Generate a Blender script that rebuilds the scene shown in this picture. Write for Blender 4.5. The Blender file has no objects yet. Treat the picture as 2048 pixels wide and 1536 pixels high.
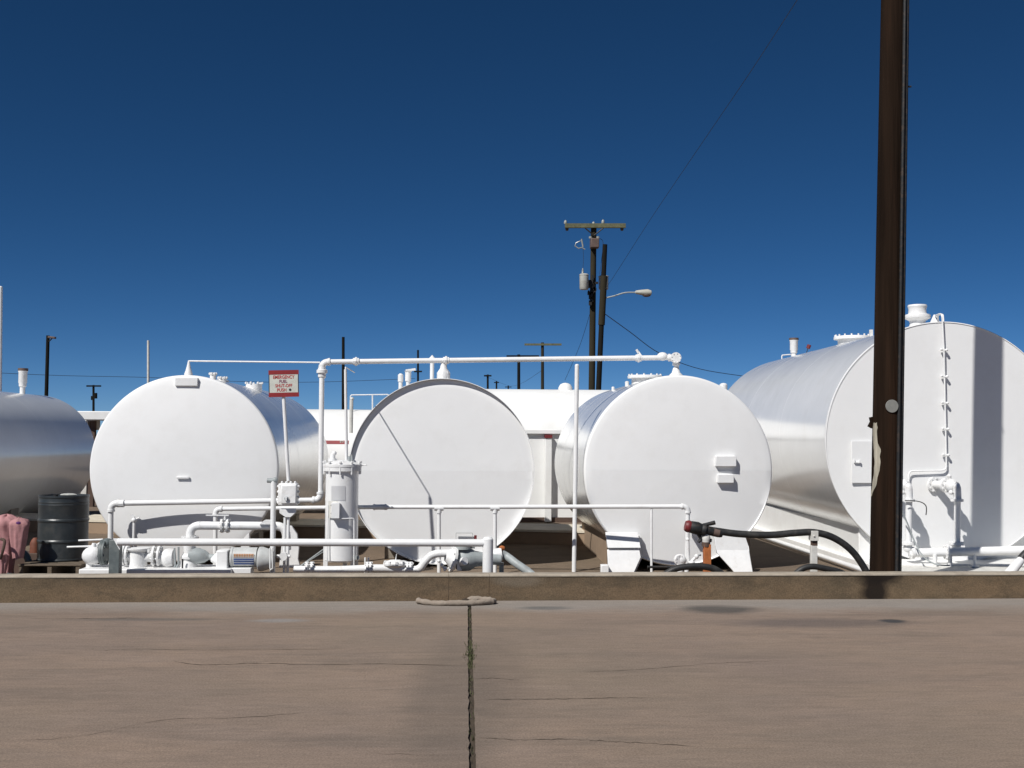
import bpy, math, random
from mathutils import Vector, Matrix, noise
random.seed(7)
C = bpy.context.scene.collection
SC = bpy.context.scene
PI = math.pi

# ------------------------------------------------------------------ camera
F = 2190.0; H = 1.78; VPX, VPY = 925.0, 872.0; ROLL = math.radians(0.35)
def _Rz(a): return Matrix.Rotation(a, 3, 'Z')
def _Rx(a): return Matrix.Rotation(a, 3, 'X')
_d = _Rz(ROLL) @ Vector((VPX - 1024, 768 - VPY, -F))
_p = math.atan2(-_d.y, -_d.z)
_yaw = math.atan2(-_d.x, math.hypot(_d.y, _d.z))
CAMR = _Rz(-_yaw) @ _Rx(PI / 2 + _p) @ _Rz(ROLL)
cam = bpy.data.cameras.new('camera'); camo = bpy.data.objects.new('camera', cam); C.objects.link(camo)
camo.matrix_world = Matrix.Translation((0, 0, H)) @ CAMR.to_4x4()
cam.sensor_width = 36; cam.lens = F / 2048 * 36; cam.clip_end = 3000; cam.clip_start = 0.05
SC.camera = camo

# ------------------------------------------------------------------ sun, sky, exposure
SUN = Vector((-0.87, -1.0, 1.4)).normalized()
elev = math.asin(SUN.z); azim = math.atan2(SUN.x, SUN.y)
w = bpy.data.worlds.new("World"); SC.world = w; w.use_nodes = True
nt = w.node_tree; nt.nodes.clear()
sky = nt.nodes.new('ShaderNodeTexSky'); sky.sky_type = 'NISHITA'; sky.sun_disc = False
sky.sun_elevation = elev; sky.sun_rotation = azim % (2 * PI)
sky.air_density = 0.38; sky.dust_density = 0.0; sky.ozone_density = 4.2; sky.altitude = 1500
bg = nt.nodes.new('ShaderNodeBackground'); bg.inputs[1].default_value = 0.05
out = nt.nodes.new('ShaderNodeOutputWorld')
hsv = nt.nodes.new('ShaderNodeHueSaturation'); hsv.inputs['Saturation'].default_value = 1.2; hsv.inputs['Hue'].default_value = .497; hsv.inputs['Value'].default_value = 1.36
nt.links.new(sky.outputs[0], hsv.inputs['Color']); nt.links.new(hsv.outputs[0], bg.inputs[0]); nt.links.new(bg.outputs[0], out.inputs[0])
sl = bpy.data.lights.new('sun', 'SUN'); sl.energy = 5.0; sl.angle = math.radians(0.53); sl.color = (1.0, 0.975, 0.94)
so = bpy.data.objects.new('sun', sl); C.objects.link(so)
so.rotation_euler = (-SUN).to_track_quat('-Z', 'Y').to_euler(); so.location = (0, 0, 30)
SC.view_settings.view_transform = 'Standard'; SC.view_settings.look = 'None'
SC.view_settings.exposure = -0.06; SC.view_settings.gamma = 1.0; SC.view_settings.use_curve_mapping = False

# ------------------------------------------------------------------ measuring helpers: photo measure -> world point
def ray(px, py): return CAMR @ Vector((px - 1024, 768 - py, -F))
def W(px, py, Y):
    q = ray(px, py); return Vector((0, 0, H)) + q * (Y / q.y)
def G(px, py, z=0.0):
    q = ray(px, py); return Vector((0, 0, H)) + q * ((z - H) / q.z)
def U(Y): return Y / F            # metres per photo pixel at distance Y

# ------------------------------------------------------------------ mesh builder
def frame(ax):
    ax = ax.normalized(); t = Vector((0, 0, 1)) if abs(ax.z) < .9 else Vector((1, 0, 0))
    a = ax.cross(t).normalized(); b = ax.cross(a).normalized(); return a, b
def fillet(pts, r, seg=5):
    pts = [Vector(p) for p in pts]; o = [pts[0]]
    for i in range(1, len(pts) - 1):
        p = pts[i]; a = (pts[i - 1] - p); b = (pts[i + 1] - p)
        rr = min(r, a.length * .49, b.length * .49); a = p + a.normalized() * rr; b = p + b.normalized() * rr
        for k in range(seg + 1):
            t = k / seg; o.append(a * (1 - t) ** 2 + p * 2 * t * (1 - t) + b * t * t)
    o.append(pts[-1]); return o
def smooth(pts, n=6):
    pts = [Vector(p) for p in pts]; P = [pts[0]] + pts + [pts[-1]]; o = []
    for i in range(1, len(P) - 2):
        for k in range(n):
            t = k / n; a, b, c, d = P[i - 1], P[i], P[i + 1], P[i + 2]
            o.append(.5 * ((2 * b) + (c - a) * t + (2 * a - 5 * b + 4 * c - d) * t * t + (3 * b - a - 3 * c + d) * t ** 3))
    o.append(pts[-1]); return o
class MB:
    def __init__(s): s.v = []; s.f = []
    def add(s, vs, fs):
        n = len(s.v); s.v += [Vector(v) for v in vs]; s.f += [tuple(i + n for i in f) for f in fs]; return s
    def box(s, c, d, rot=None):
        c = Vector(c); vs = []
        for x in (-.5, .5):
            for y in (-.5, .5):
                for z in (-.5, .5):
                    v = Vector((x * d[0], y * d[1], z * d[2])); v = rot @ v if rot else v; vs.append(c + v)
        return s.add(vs, [(0, 1, 3, 2), (4, 6, 7, 5), (0, 4, 5, 1), (2, 3, 7, 6), (0, 2, 6, 4), (1, 5, 7, 3)])
    def tube(s, pts, r, n=12, caps=True, closed=False):
        pts = [Vector(p) for p in pts]; m = len(pts); rs = r if isinstance(r, (list, tuple)) else [r] * m
        vs = []; a = None
        for i, p in enumerate(pts):
            if closed: t = pts[(i + 1) % m] - pts[i - 1]
            else: t = pts[min(i + 1, m - 1)] - pts[max(i - 1, 0)]
            t = t.normalized()
            if a is None: a, b = frame(t)
            else:
                a = (a - t * a.dot(t)).normalized(); b = t.cross(a)
            b = t.cross(a)
            for k in range(n):
                th = 2 * PI * k / n; vs.append(p + (a * math.cos(th) + b * math.sin(th)) * rs[i])
        fs = []
        for i in range(m if closed else m - 1):
            j = (i + 1) % m
            for k in range(n): fs.append((i * n + k, i * n + (k + 1) % n, j * n + (k + 1) % n, j * n + k))
        if caps and not closed: fs.append(tuple(range(n))[::-1]); fs.append(tuple((m - 1) * n + k for k in range(n)))
        return s.add(vs, fs)
    def cyl(s, p0, p1, r, r1=None, n=16): return s.tube([p0, p1], [r, r if r1 is None else r1], n)
    def lathe(s, prof, o, ax, n=24, a0=0, a1=2 * PI, up=None):
        o = Vector(o); ax = Vector(ax).normalized(); a, b = frame(ax); full = abs(a1 - a0 - 2 * PI) < 1e-6
        vs = []; nn = n if full else n + 1
        for r, t in prof:
            for k in range(nn):
                th = a0 + (a1 - a0) * k / n; vs.append(o + ax * t + (a * math.cos(th) + b * math.sin(th)) * max(r, 1e-5))
        fs = []
        for i in range(len(prof) - 1):
            for k in range(n): fs.append((i * nn + k, i * nn + (k + 1) % nn, (i + 1) * nn + (k + 1) % nn, (i + 1) * nn + k))
        return s.add(vs, fs)
    def flange(s, p, ax, r, t, bolts=8, n=24, br=None):
        p = Vector(p); ax = Vector(ax).normalized(); s.cyl(p - ax * t / 2, p + ax * t / 2, r, n=n)
        a, b = frame(ax); br = br or max(r * .1, .006)
        for k in range(bolts):
            th = 2 * PI * (k + .3) / bolts; q = p + (a * math.cos(th) + b * math.sin(th)) * r * .83
            s.cyl(q - ax * (t / 2 + br), q + ax * (t / 2 + br), br, n=6)
        return s
    def sphere(s, c, r, n=14, sc=(1, 1, 1)):
        c = Vector(c); m = n // 2; vs = []; fs = []
        for i in range(m + 1):
            ph = PI * i / m
            for k in range(n):
                th = 2 * PI * k / n
                vs.append(c + Vector((math.sin(ph) * math.cos(th) * r * sc[0], math.sin(ph) * math.sin(th) * r * sc[1], math.cos(ph) * r * sc[2])))
        for i in range(m):
            for k in range(n): fs.append((i * n + k, (i + 1) * n + k, (i + 1) * n + (k + 1) % n, i * n + (k + 1) % n))
        return s.add(vs, fs)
    def prism(s, poly, y0, th, shear=0.0, zb=0.0):
        n = len(poly); vs = [Vector((x, y0 + shear * (z - zb), z)) for x, z in poly] + [Vector((x, y0 + th + shear * (z - zb) * .3, z)) for x, z in poly]
        fs = [tuple(range(n)), tuple(range(2 * n - 1, n - 1, -1))] + [(i, i + n, (i + 1) % n + n, (i + 1) % n) for i in range(n)]
        return s.add(vs, fs)
def org(o):
    p = Vector((0, 0, 0))
    while o: p += o.location; o = o.parent
    return p
def build(name, mb, mat, parent=None, bevel=0.0, loc=None, sharp=35, label=None, local=False):
    o0 = Vector(loc) if loc else Vector((0, 0, 0))
    base = Vector((0, 0, 0)) if local else (org(parent) if parent else o0)
    me = bpy.data.meshes.new(name); me.from_pydata([tuple(v - base) for v in mb.v], [], mb.f); me.validate()
    me.materials.append(mat)
    import bmesh
    bm = bmesh.new(); bm.from_mesh(me); bmesh.ops.remove_doubles(bm, verts=bm.verts, dist=1e-5); bmesh.ops.recalc_face_normals(bm, faces=bm.faces); bm.to_mesh(me); bm.free()
    me.shade_smooth(); me.set_sharp_from_angle(angle=math.radians(sharp))
    o = bpy.data.objects.new(name, me); C.objects.link(o)
    if parent: o.parent = parent
    else: o.location = o0
    if bevel:
        m = o.modifiers.new('bevel', 'BEVEL'); m.width = bevel; m.segments = 2; m.limit_method = 'ANGLE'; m.angle_limit = math.radians(40)
    if label: o['label'] = label
    return o
def tag(o, label, cat, group=None, kind=None):
    if label: o['label'] = label
    if cat: o['category'] = cat
    if group: o['group'] = group
    if kind: o['kind'] = kind
    return o
def thing(name, label, cat, loc=(0, 0, 0), group=None, rz=0, kind=None):
    o = bpy.data.objects.new(name, None); o.empty_display_size = .1; C.objects.link(o); o.location = loc; o.rotation_euler = (0, 0, rz)
    return tag(o, label, cat, group, kind)

# ------------------------------------------------------------------ materials
def mat(name, base, rough=.5, metal=0.0, var=.0, vs=3.0, bump=0.0, bs=20.0, dirt=None, dirt_amt=.4, ds=4.0, stretch=(1, 1, 1), bd=.01, thr=(.5, .75), rvar=0.0, spec=.5):
    m = bpy.data.materials.new(name); m.use_nodes = True; n = m.node_tree.nodes; l = m.node_tree.links
    b = n['Principled BSDF']; b.inputs['Roughness'].default_value = rough; b.inputs['Metallic'].default_value = metal; b.inputs['Specular IOR Level'].default_value = spec
    tc = n.new('ShaderNodeTexCoord'); mp = n.new('ShaderNodeMapping'); mp.inputs['Scale'].default_value = stretch
    l.new(tc.outputs['Object'], mp.inputs[0])
    col = n.new('ShaderNodeRGB'); col.outputs[0].default_value = (*base, 1); cur = col.outputs[0]
    def nz(scale, det=5, rgh=.6):
        t = n.new('ShaderNodeTexNoise'); t.inputs['Scale'].default_value = scale; t.inputs['Detail'].default_value = det; t.inputs['Roughness'].default_value = rgh
        l.new(mp.outputs[0], t.inputs[0]); return t.outputs[0]
    if var:
        r = n.new('ShaderNodeMapRange'); r.inputs[3].default_value = 1 - var; r.inputs[4].default_value = 1 + var; r.inputs[1].default_value = .3; r.inputs[2].default_value = .7
        l.new(nz(vs), r.inputs[0]); mx = n.new('ShaderNodeVectorMath'); mx.operation = 'SCALE'; l.new(cur, mx.inputs[0]); l.new(r.outputs[0], mx.inputs[3]); cur = mx.outputs[0]
    if dirt:
        r = n.new('ShaderNodeMapRange'); r.inputs[1].default_value = thr[0]; r.inputs[2].default_value = thr[1]; r.inputs[4].default_value = dirt_amt
        l.new(nz(ds, 8, .7), r.inputs[0]); mx = n.new('ShaderNodeMix'); mx.data_type = 'RGBA'; l.new(r.outputs[0], mx.inputs[0]); l.new(cur, mx.inputs[6]); mx.inputs[7].default_value = (*dirt, 1); cur = mx.outputs[2]
    l.new(cur, b.inputs['Base Color'])
    if rvar:
        r = n.new('ShaderNodeMapRange'); r.inputs[3].default_value = rough - rvar; r.inputs[4].default_value = rough + rvar; l.new(nz(2.2), r.inputs[0]); l.new(r.outputs[0], b.inputs['Roughness'])
    if bump:
        bp = n.new('ShaderNodeBump'); bp.inputs['Strength'].default_value = bump; bp.inputs['Distance'].default_value = bd
        l.new(nz(bs, 4), bp.inputs['Height']); l.new(bp.outputs[0], b.inputs['Normal'])
    m['cur'] = 1
    return m
WHT = (.80, .80, .79)
M = {
 'tank': mat('tank_white', WHT, .2, var=.03, vs=1.1, bump=.3, bs=1.3, bd=.02, dirt=(.55, .5, .42), dirt_amt=.22, ds=1.6, rvar=.08, thr=(.55, .8)),
 'head': mat('tank_head_white', WHT, .45, var=.03, vs=.9, bump=.25, bs=1.1, bd=.02, dirt=(.6, .58, .54), dirt_amt=.25, ds=2.0, thr=(.5, .8)),
 'white': mat('white_pipe_paint', (.78, .78, .77), .42, var=.06, vs=6, bump=.15, bs=30, dirt=(.45, .4, .33), dirt_amt=.4, ds=9, thr=(.56, .8)),
 'cast': mat('white_cast_paint', (.76, .76, .75), .5, var=.08, vs=12, bump=.4, bs=45, dirt=(.4, .34, .27), dirt_amt=.5, ds=14, bd=.006, thr=(.54, .75)),
 'oldwhite': mat('weathered_white', (.62, .61, .57), .6, var=.1, vs=6, dirt=(.3, .25, .2), dirt_amt=.5, ds=8),
 'bldg': mat('far_white_paint', (.78, .78, .76), .55, var=.05, vs=1.0, dirt=(.5, .44, .36), dirt_amt=.25, ds=1.5),
 'steelgrey': mat('grey_steel', (.16, .18, .18), .5, .3, var=.15, vs=8, dirt=(.1, .07, .05), dirt_amt=.4, ds=12),
 'shadegrey': mat('white_with_painted_shade', (.11, .13, .13), .55, var=.2, vs=9, dirt=(.3, .3, .28), dirt_amt=.35, ds=9),  # white metal standing in shadow; the shade is put into this dark grey
 'greypaint': mat('grey_paint', (.34, .37, .37), .5, var=.12, vs=9, dirt=(.15, .12, .1), dirt_amt=.45, ds=12),
 'black': mat('black_rubber', (.018, .018, .018), .55, var=.25, vs=20, bump=.3, bs=120, bd=.003, dirt=(.1, .09, .075), dirt_amt=.45, ds=10),
 'blackiron': mat('black_iron', (.015, .016, .017), .6, .2, var=.3, vs=20, dirt=(.12, .07, .04), dirt_amt=.5, ds=16),
 'redcap': mat('red_plastic', (.16, .018, .02), .5, var=.25, vs=20, dirt=(.05, .02, .02), dirt_amt=.5, ds=16),
 'rust': mat('rust', (.42, .13, .035), .8, var=.3, vs=10, bump=.5, bs=50, dirt=(.1, .035, .02), dirt_amt=.8, ds=9, stretch=(2, 2, .7)),
 'red': mat('sign_red', (.24, .018, .02), .5, var=.15, vs=10),
 'signwhite': mat('sign_white', (.55, .56, .5), .5, var=.1, vs=12),
 'letter': mat('sign_letter_red', (.42, .03, .03), .5),
 'letterd': mat('sign_letter_plum', (.2, .03, .09), .5),
 'dot': mat('sign_dot', (.02, .02, .03), .5),
 'drum': mat('drum_black', (.03, .036, .038), .38, .0, var=.3, vs=5, bump=.2, bs=25, dirt=(.1, .085, .07), dirt_amt=.5, ds=5, thr=(.5, .8)),
 'lidstuff': mat('drum_lid_grey', (.4, .4, .37), .6, var=.2, vs=20),
 'pallet': mat('old_pallet_wood', (.13, .1, .07), .85, var=.3, vs=10, bump=.5, bs=40, stretch=(1, 5, 5)),
 'pink': mat('pink_cloth', (.42, .21, .21), .85, var=.25, vs=6, bump=.4, bs=14, bd=.02, dirt=(.12, .03, .035), dirt_amt=.5, ds=6),
 'purple': mat('purple_mark', (.09, .02, .12), .8),
 'bluegrey': mat('blue_grey_plastic', (.09, .13, .15), .5, var=.3, vs=9),
 'polewood': mat('creosote_wood', (.018, .0105, .0065), .95, spec=.08, var=.5, vs=6, bump=.8, bs=26, bd=.02, stretch=(1, 1, .05), dirt=(.048, .022, .012), dirt_amt=.6, ds=5),
 'farpole': mat('old_utility_wood', (.036, .031, .02), .9, spec=.1, var=.3, vs=4, stretch=(1, 1, .1)),
 'farpole2': mat('dark_utility_wood', (.013, .012, .01), .9, spec=.1, var=.3, vs=4, stretch=(1, 1, .1)),
 'armwood': mat('crossarm_wood', (.12, .12, .065), .85, var=.3, vs=6),
 'barewood': mat('bare_wood', (.36, .33, .26), .85, var=.35, vs=14, bump=.8, bs=40, stretch=(2, 2, .15), dirt=(.12, .09, .06), dirt_amt=.5, ds=8),
 'tagmetal': mat('dull_metal_disc', (.22, .22, .2), .6, .0, var=.1, vs=20),
 'transformer': mat('transformer_grey', (.42, .42, .38), .6, var=.15, vs=5, dirt=(.16, .1, .06), dirt_amt=.6, ds=4),
 'brownmetal': mat('brown_metal', (.12, .08, .065), .6, var=.2, vs=4),
 'lamp': mat('lamp_grey', (.45, .44, .38), .5, var=.1, vs=5),
 'wire': mat('wire_dark', (.02, .03, .05), .6),
 'glass': mat('insulator', (.3, .31, .28), .3),
 'motor': mat('motor_grey', (.5, .51, .5), .45, var=.1, vs=12, dirt=(.3, .25, .2), dirt_amt=.4, ds=16),
 'orange': mat('label_orange', (.42, .15, .03), .6, var=.35, vs=35),
 'blue': mat('label_blue', (.03, .085, .3), .5, var=.3, vs=40),
 'concrete': mat('grey_concrete', (.27, .235, .19), .85, var=.15, vs=3, bump=.4, bs=30, dirt=(.12, .09, .065), dirt_amt=.6, ds=2),
 'cream': mat('cream_concrete', (.62, .56, .45), .8, var=.1, vs=2, dirt=(.35, .27, .2), dirt_amt=.4, ds=3),
 'sock': mat('dusty_sock', (.27, .225, .18), .95, var=.15, vs=12, bump=.7, bs=35, bd=.01, dirt=(.2, .14, .11), dirt_amt=.5, ds=8),
 'dimorange': mat('shade_dimmed_orange', (.16, .05, .025), .7, var=.3, vs=12),  # orange darkened so the colour itself carries the shade
 'darkrust': mat('dark_brown_panel', (.09, .055, .04), .8, var=.3, vs=2),
 'weed': mat('weed_green', (.06, .065, .022), .8, var=.4, vs=30),
 'crackdirt': mat('crack_dirt', (.055, .04, .026), .95, var=.3, vs=12, bump=.6, bs=60),
 'plate': mat('name_plate', (.6, .6, .6), .4, .2),
 'reflect': mat('glossy_dark', (.03, .03, .03), .2),
}

for k_, rg in (('tank', .15),):
    b_ = M[k_].node_tree.nodes['Principled BSDF']; b_.inputs['Coat Weight'].default_value = .7; b_.inputs['Coat Roughness'].default_value = rg; b_.inputs['Coat IOR'].default_value = 1.5

def ground_mat(name, c1, c2, c3, blobs=(), band=None, streak=(.35, 3.2, 1), grad=None, bump=.35):
    m = bpy.data.materials.new(name); m.use_nodes = True; n = m.node_tree.nodes; l = m.node_tree.links
    b = n['Principled BSDF']; b.inputs['Roughness'].default_value = .9; b.inputs['Specular IOR Level'].default_value = .25
    ge = n.new('ShaderNodeNewGeometry'); pos = ge.outputs['Position']
    def mapn(sc):
        mp = n.new('ShaderNodeMapping'); mp.inputs['Scale'].default_value = sc; l.new(pos, mp.inputs[0]); return mp.outputs[0]
    def nz(sc, scale, det=6, rgh=.6):
        t = n.new('ShaderNodeTexNoise'); t.inputs['Scale'].default_value = scale; t.inputs['Detail'].default_value = det; t.inputs['Roughness'].default_value = rgh
        l.new(mapn(sc), t.inputs[0]); return t.outputs[0]
    def mr(v, a, bb, c=0, d=1):
        r = n.new('ShaderNodeMapRange'); r.inputs[1].default_value = a; r.inputs[2].default_value = bb; r.inputs[3].default_value = c; r.inputs[4].default_value = d; l.new(v, r.inputs[0]); return r.outputs[0]
    def mix(f, a, bcol):
        x = n.new('ShaderNodeMix'); x.data_type = 'RGBA'; l.new(f, x.inputs[0])
        if isinstance(a, tuple): x.inputs[6].default_value = (*a, 1)
        else: l.new(a, x.inputs[6])
        if isinstance(bcol, tuple): x.inputs[7].default_value = (*bcol, 1)
        else: l.new(bcol, x.inputs[7])
        return x.outputs[2]
    def math_(op, a, bb):
        x = n.new('ShaderNodeMath'); x.operation = op
        for i, v in enumerate((a, bb)):
            if isinstance(v, (int, float)): x.inputs[i].default_value = v
            else: l.new(v, x.inputs[i])
        return x.outputs[0]
    cur = mix(mr(nz((.6, .8, 1), .55), .35, .65), c1, c2)
    cur = mix(mr(nz(streak, 1.6, 7, .65), .5, .74, 0, .75), cur, c3)
    light = tuple(min(1, v * 1.35) for v in c1)
    cur = mix(mr(nz((streak[0] * 1.4, streak[1] * .8, 1), 2.3, 5), .52, .75, 0, .45), cur, light)
    cur = mix(mr(nz((.8, 5.5, 1), 2.6, 8, .75), .5, .72, 0, .55), cur, c3)
    cur = mix(mr(nz((.5, .5, 1), .35, 4), .45, .62, 0, .45), cur, (c1[0] * .95, c1[1] * 1.0, c1[2] * .92))
    if grad:   # (axis z) staining that follows height of the wall
        sp = n.new('ShaderNodeSeparateXYZ'); l.new(pos, sp.inputs[0])
        gz = mr(sp.outputs[2], grad[0], grad[1]); gn = math_('MULTIPLY', gz, mr(nz((1, 1, .25), 2.5), .35, .6)); cur = mix(gn, cur, grad[2])
    if band:   # (y0, y1, colour): washed strip beside the wall
        sp = n.new('ShaderNodeSeparateXYZ'); l.new(pos, sp.inputs[0])
        k = math_('ADD', sp.outputs[1], mr(nz((.5, 1, 1), 1.2), 0, 1, -.6, .6))
        cur = mix(mr(k, band[0], band[1], 0, band[3]), cur, band[2])
    for (cx, cy, cz, sx, sy, sz, colr, amt) in blobs:
        v = n.new('ShaderNodeVectorMath'); v.operation = 'SUBTRACT'; l.new(pos, v.inputs[0]); v.inputs[1].default_value = (cx, cy, cz)
        v2 = n.new('ShaderNodeVectorMath'); v2.operation = 'DIVIDE'; l.new(v.outputs[0], v2.inputs[0]); v2.inputs[1].default_value = (sx, sy, sz)
        v3 = n.new('ShaderNodeVectorMath'); v3.operation = 'LENGTH'; l.new(v2.outputs[0], v3.inputs[0])
        d = math_('ADD', v3.outputs[1], mr(nz((1, 2, 2), 3.5), 0, 1, -.35, .35))
        cur = mix(mr(d, 1.15, .55, 0, amt), cur, colr)
    # grit
    g = math_('MULTIPLY', mr(nz((1, 1, 1), 70, 5, .85), .32, .68, .62, 1.38), mr(nz((.5, 1.6, 1), 9, 6, .75), .3, .7, .88, 1.12)); sc = n.new('ShaderNodeVectorMath'); sc.operation = 'SCALE'; l.new(cur, sc.inputs[0]); l.new(g, sc.inputs[3]); cur = sc.outputs[0]
    l.new(cur, b.inputs['Base Color'])
    bp = n.new('ShaderNodeBump'); bp.inputs['Strength'].default_value = bump; bp.inputs['Distance'].default_value = .01
    l.new(nz((1, 1, 1), 28, 6, .7), bp.inputs['Height']); l.new(bp.outputs[0], b.inputs['Normal'])
    return m

# ------------------------------------------------------------------ ground, wall
A = G(0, 1206); B = G(2048, 1197)                    # foot of the wall, front face
wd = (B - A).normalized(); wn = Vector((-wd.y, wd.x, 0))   # along and behind
T = W(1024, 1149, (G(1024, 1201)).y); WH = T.z
def wallp(s, back, z): p = A + wd * s + wn * back; return Vector((p.x, p.y, z))
s0 = (Vector((0, 0, 0)) - A).dot(wd)
WT = .22
def stain(px, py, sx, sy, col, amt):
    g = G(px, py); return (g.x, g.y, 0, sx, sy, 1, col, amt)
M['pave'] = ground_mat('pavement_concrete', (.212, .162, .13), (.258, .19, .142), (.14, .113, .093),
    blobs=[stain(1440, 1219, .42, .3, (.04, .042, .042), .7), stain(1640, 1246, 1.0, .28, (.085, .072, .07), .55), stain(1785, 1242, .14, .12, (.03, .035, .04), .85),
           stain(1090, 1216, .3, .12, (.08, .085, .085), .6), stain(905, 1400, .35, 2.4, (.1, .085, .072), .38), stain(1000, 1340, .25, 1.6, (.11, .088, .072), .3),
           stain(560, 1241, .3, .12, (.24, .23, .22), .7), stain(300, 1239, .8, .08, (.09, .09, .085), .5)],
    band=(A.y - .75, A.y - .2, (.27, .25, .225), .7), streak=(.28, 1.5, 1))
M['pave2'] = M['pave']
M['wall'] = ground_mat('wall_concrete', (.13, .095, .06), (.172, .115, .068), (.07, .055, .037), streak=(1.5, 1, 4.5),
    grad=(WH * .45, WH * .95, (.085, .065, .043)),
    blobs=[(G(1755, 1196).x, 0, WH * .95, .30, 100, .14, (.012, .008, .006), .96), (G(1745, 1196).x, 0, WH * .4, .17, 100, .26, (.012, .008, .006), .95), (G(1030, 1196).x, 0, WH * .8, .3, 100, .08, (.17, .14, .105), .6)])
M['walltop'] = mat('wall_top_concrete', (.36, .31, .245), .9, var=.15, vs=6, bump=.4, bs=40, dirt=(.17, .13, .1), dirt_amt=.6, ds=4)
M['yard'] = ground_mat('yard_ground', (.15, .112, .08), (.2, .148, .105), (.08, .062, .045), streak=(1, 1.2, 1))
M['slabside'] = mat('tan_concrete', (.3, .215, .145), .9, var=.1, vs=2, dirt=(.16, .11, .08), dirt_amt=.5, ds=3)

gr = MB().add([(-900, -300, -.03), (900, -300, -.03), (900, 1800, -.03), (-900, 1800, -.03)], [(0, 1, 2, 3)])
tag(build('ground', gr, M['yard']), 'bare brown dirt ground running out to the horizon', None, kind='structure')
fl = MB(); a = wallp(-45, WT + .002, 0); b = wallp(70, WT + .002, 0)
fl.box(((a + b) / 2 + Vector((0, 24, -.012))), (115, 48, .024))
o = build('yard_floor', fl, M['yard']); tag(o, 'tan concrete floor under the white storage tanks', None, kind='structure')
# pavement: two slabs either side of the weedy joint
pv = thing('pavement', 'stained brown concrete pavement in front of the low wall', None, kind='structure')
j0 = G(939, 1206 - 9 * 939 / 2048); j1 = G(945, 1536); jd = (j1 - j0).normalized(); jend = j0 + jd * 40; jw = .019
def slab(xs, side):
    n = 400; vs = []; fs = []
    mb = MB(); edge_t = [j0.lerp(jend, k / n) for k in range(n + 1)]
    jt = [.010 * noise.noise(Vector((k_ * .9, side * 5, 2))) for k_ in range(n + 1)]
    for k, e in enumerate(edge_t):
        t = (e - j0).length; far = wallp(xs, .02, 0) + (jd * t)
        x = e.x + side * (jw + jt[k])
        for z in (0, -.026): vs += [(x, e.y + .02, z), (far.x, far.y, z)]
    for k in range(n):
        i = 4 * k; fs += [(i, i + 1, i + 5, i + 4), (i, i + 4, i + 6, i + 2)]
    mb.add(vs, fs); build('slab', mb, M['pave'], pv)
slab(-45, -1); slab(70, 1)
cr = []
def crack(pts, wpx):
    P = smooth([G(*p) for p in pts], 10); mb = MB(); vs = []; fs = []
    for i, p in enumerate(P):
        e = min(i, len(P) - 1 - i) / 5; h = .36 * min(1, e + .1) * wpx * U(p.y) * random.uniform(.35, 1.3) * (p.y / H) * .5
        j = random.uniform(-1, 1) * .012
        vs += [(p.x, p.y - h + j, .0025), (p.x, p.y + h + j, .0025)]
    for i in range(len(P) - 1): fs.append((2 * i, 2 * i + 2, 2 * i + 3, 2 * i + 1))
    mb.add(vs, fs); build('crack', mb, M['crackdirt'], pv)
crack([(948, 1401), (1010, 1399), (1090, 1399), (1180, 1397), (1310, 1396)], 1.6)
crack([(952, 1476), (1040, 1480), (1140, 1479), (1200, 1482), (1290, 1487), (1400, 1494)], 1.8)
crack([(345, 1322), (400, 1330), (520, 1327), (640, 1330), (760, 1328), (930, 1332)], 1.5)
crack([(946, 1358), (985, 1357), (1040, 1360)], 1.5)
crack([(190, 1303), (260, 1299), (420, 1300), (700, 1298)], 1.0)
crack([(60, 1238), (200, 1237), (330, 1236)], 1.2)
crack([(1160, 1345), (1300, 1338), (1430, 1327), (1560, 1322)], 1.0)
crack([(30, 1480), (110, 1478), (200, 1466), (330, 1440), (480, 1436), (620, 1424)], 1.2)
crack([(700, 1508), (900, 1510)], 1.0)
dj = MB(); vs = []; fs = []; nj, mj = 420, 5
for k in range(nj + 1):
    p = j0.lerp(j0 + jd * 9, k / nj)
    for q in range(mj + 1):
        x = p.x + (q / mj - .5) * .05; z = -.016 + .010 * noise.noise(Vector((x * 60, p.y * 14, 0))) + .006 * noise.noise(Vector((x * 160, p.y * 60, 4)))
        vs.append((x, p.y, z))
for k in range(nj):
    for q in range(mj): a_ = k * (mj + 1) + q; fs.append((a_, a_ + 1, a_ + mj + 2, a_ + mj + 1))
dj.add(vs, fs)
build('joint_dirt', dj, M['crackdirt'], pv)['kind'] = 'stuff'
wd_ = MB()
for k in range(520):
    t = random.random(); d = 8.0 * t
    if random.random() < .55: d = random.gauss(2.95, .25)
    dens = .25 + .75 * noise.noise(Vector((d * 2.3, 0, 3)))
    if random.random() > dens + .35: continue
    p = j0 + jd * max(.5, d); x = p.x + random.gauss(0, .010 + (.012 if abs(d - 2.95) < .5 else 0)); h = random.uniform(.008, .026) * (1.5 if abs(d - 2.95) < .5 else 1); a = random.uniform(0, 2 * PI)
    dx, dy = math.cos(a) * h * .8, math.sin(a) * h * .8; wx, wy = -math.sin(a) * .004, math.cos(a) * .004
    wd_.add([(x - wx, p.y - wy, -.012), (x + wx, p.y + wy, -.012), (x + dx, p.y + dy, h)], [(0, 1, 2)])
tag(build('weeds', wd_, M['weed']), 'short green weeds growing in the dark joint between the pavement slabs', 'weeds', kind='stuff')

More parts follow.
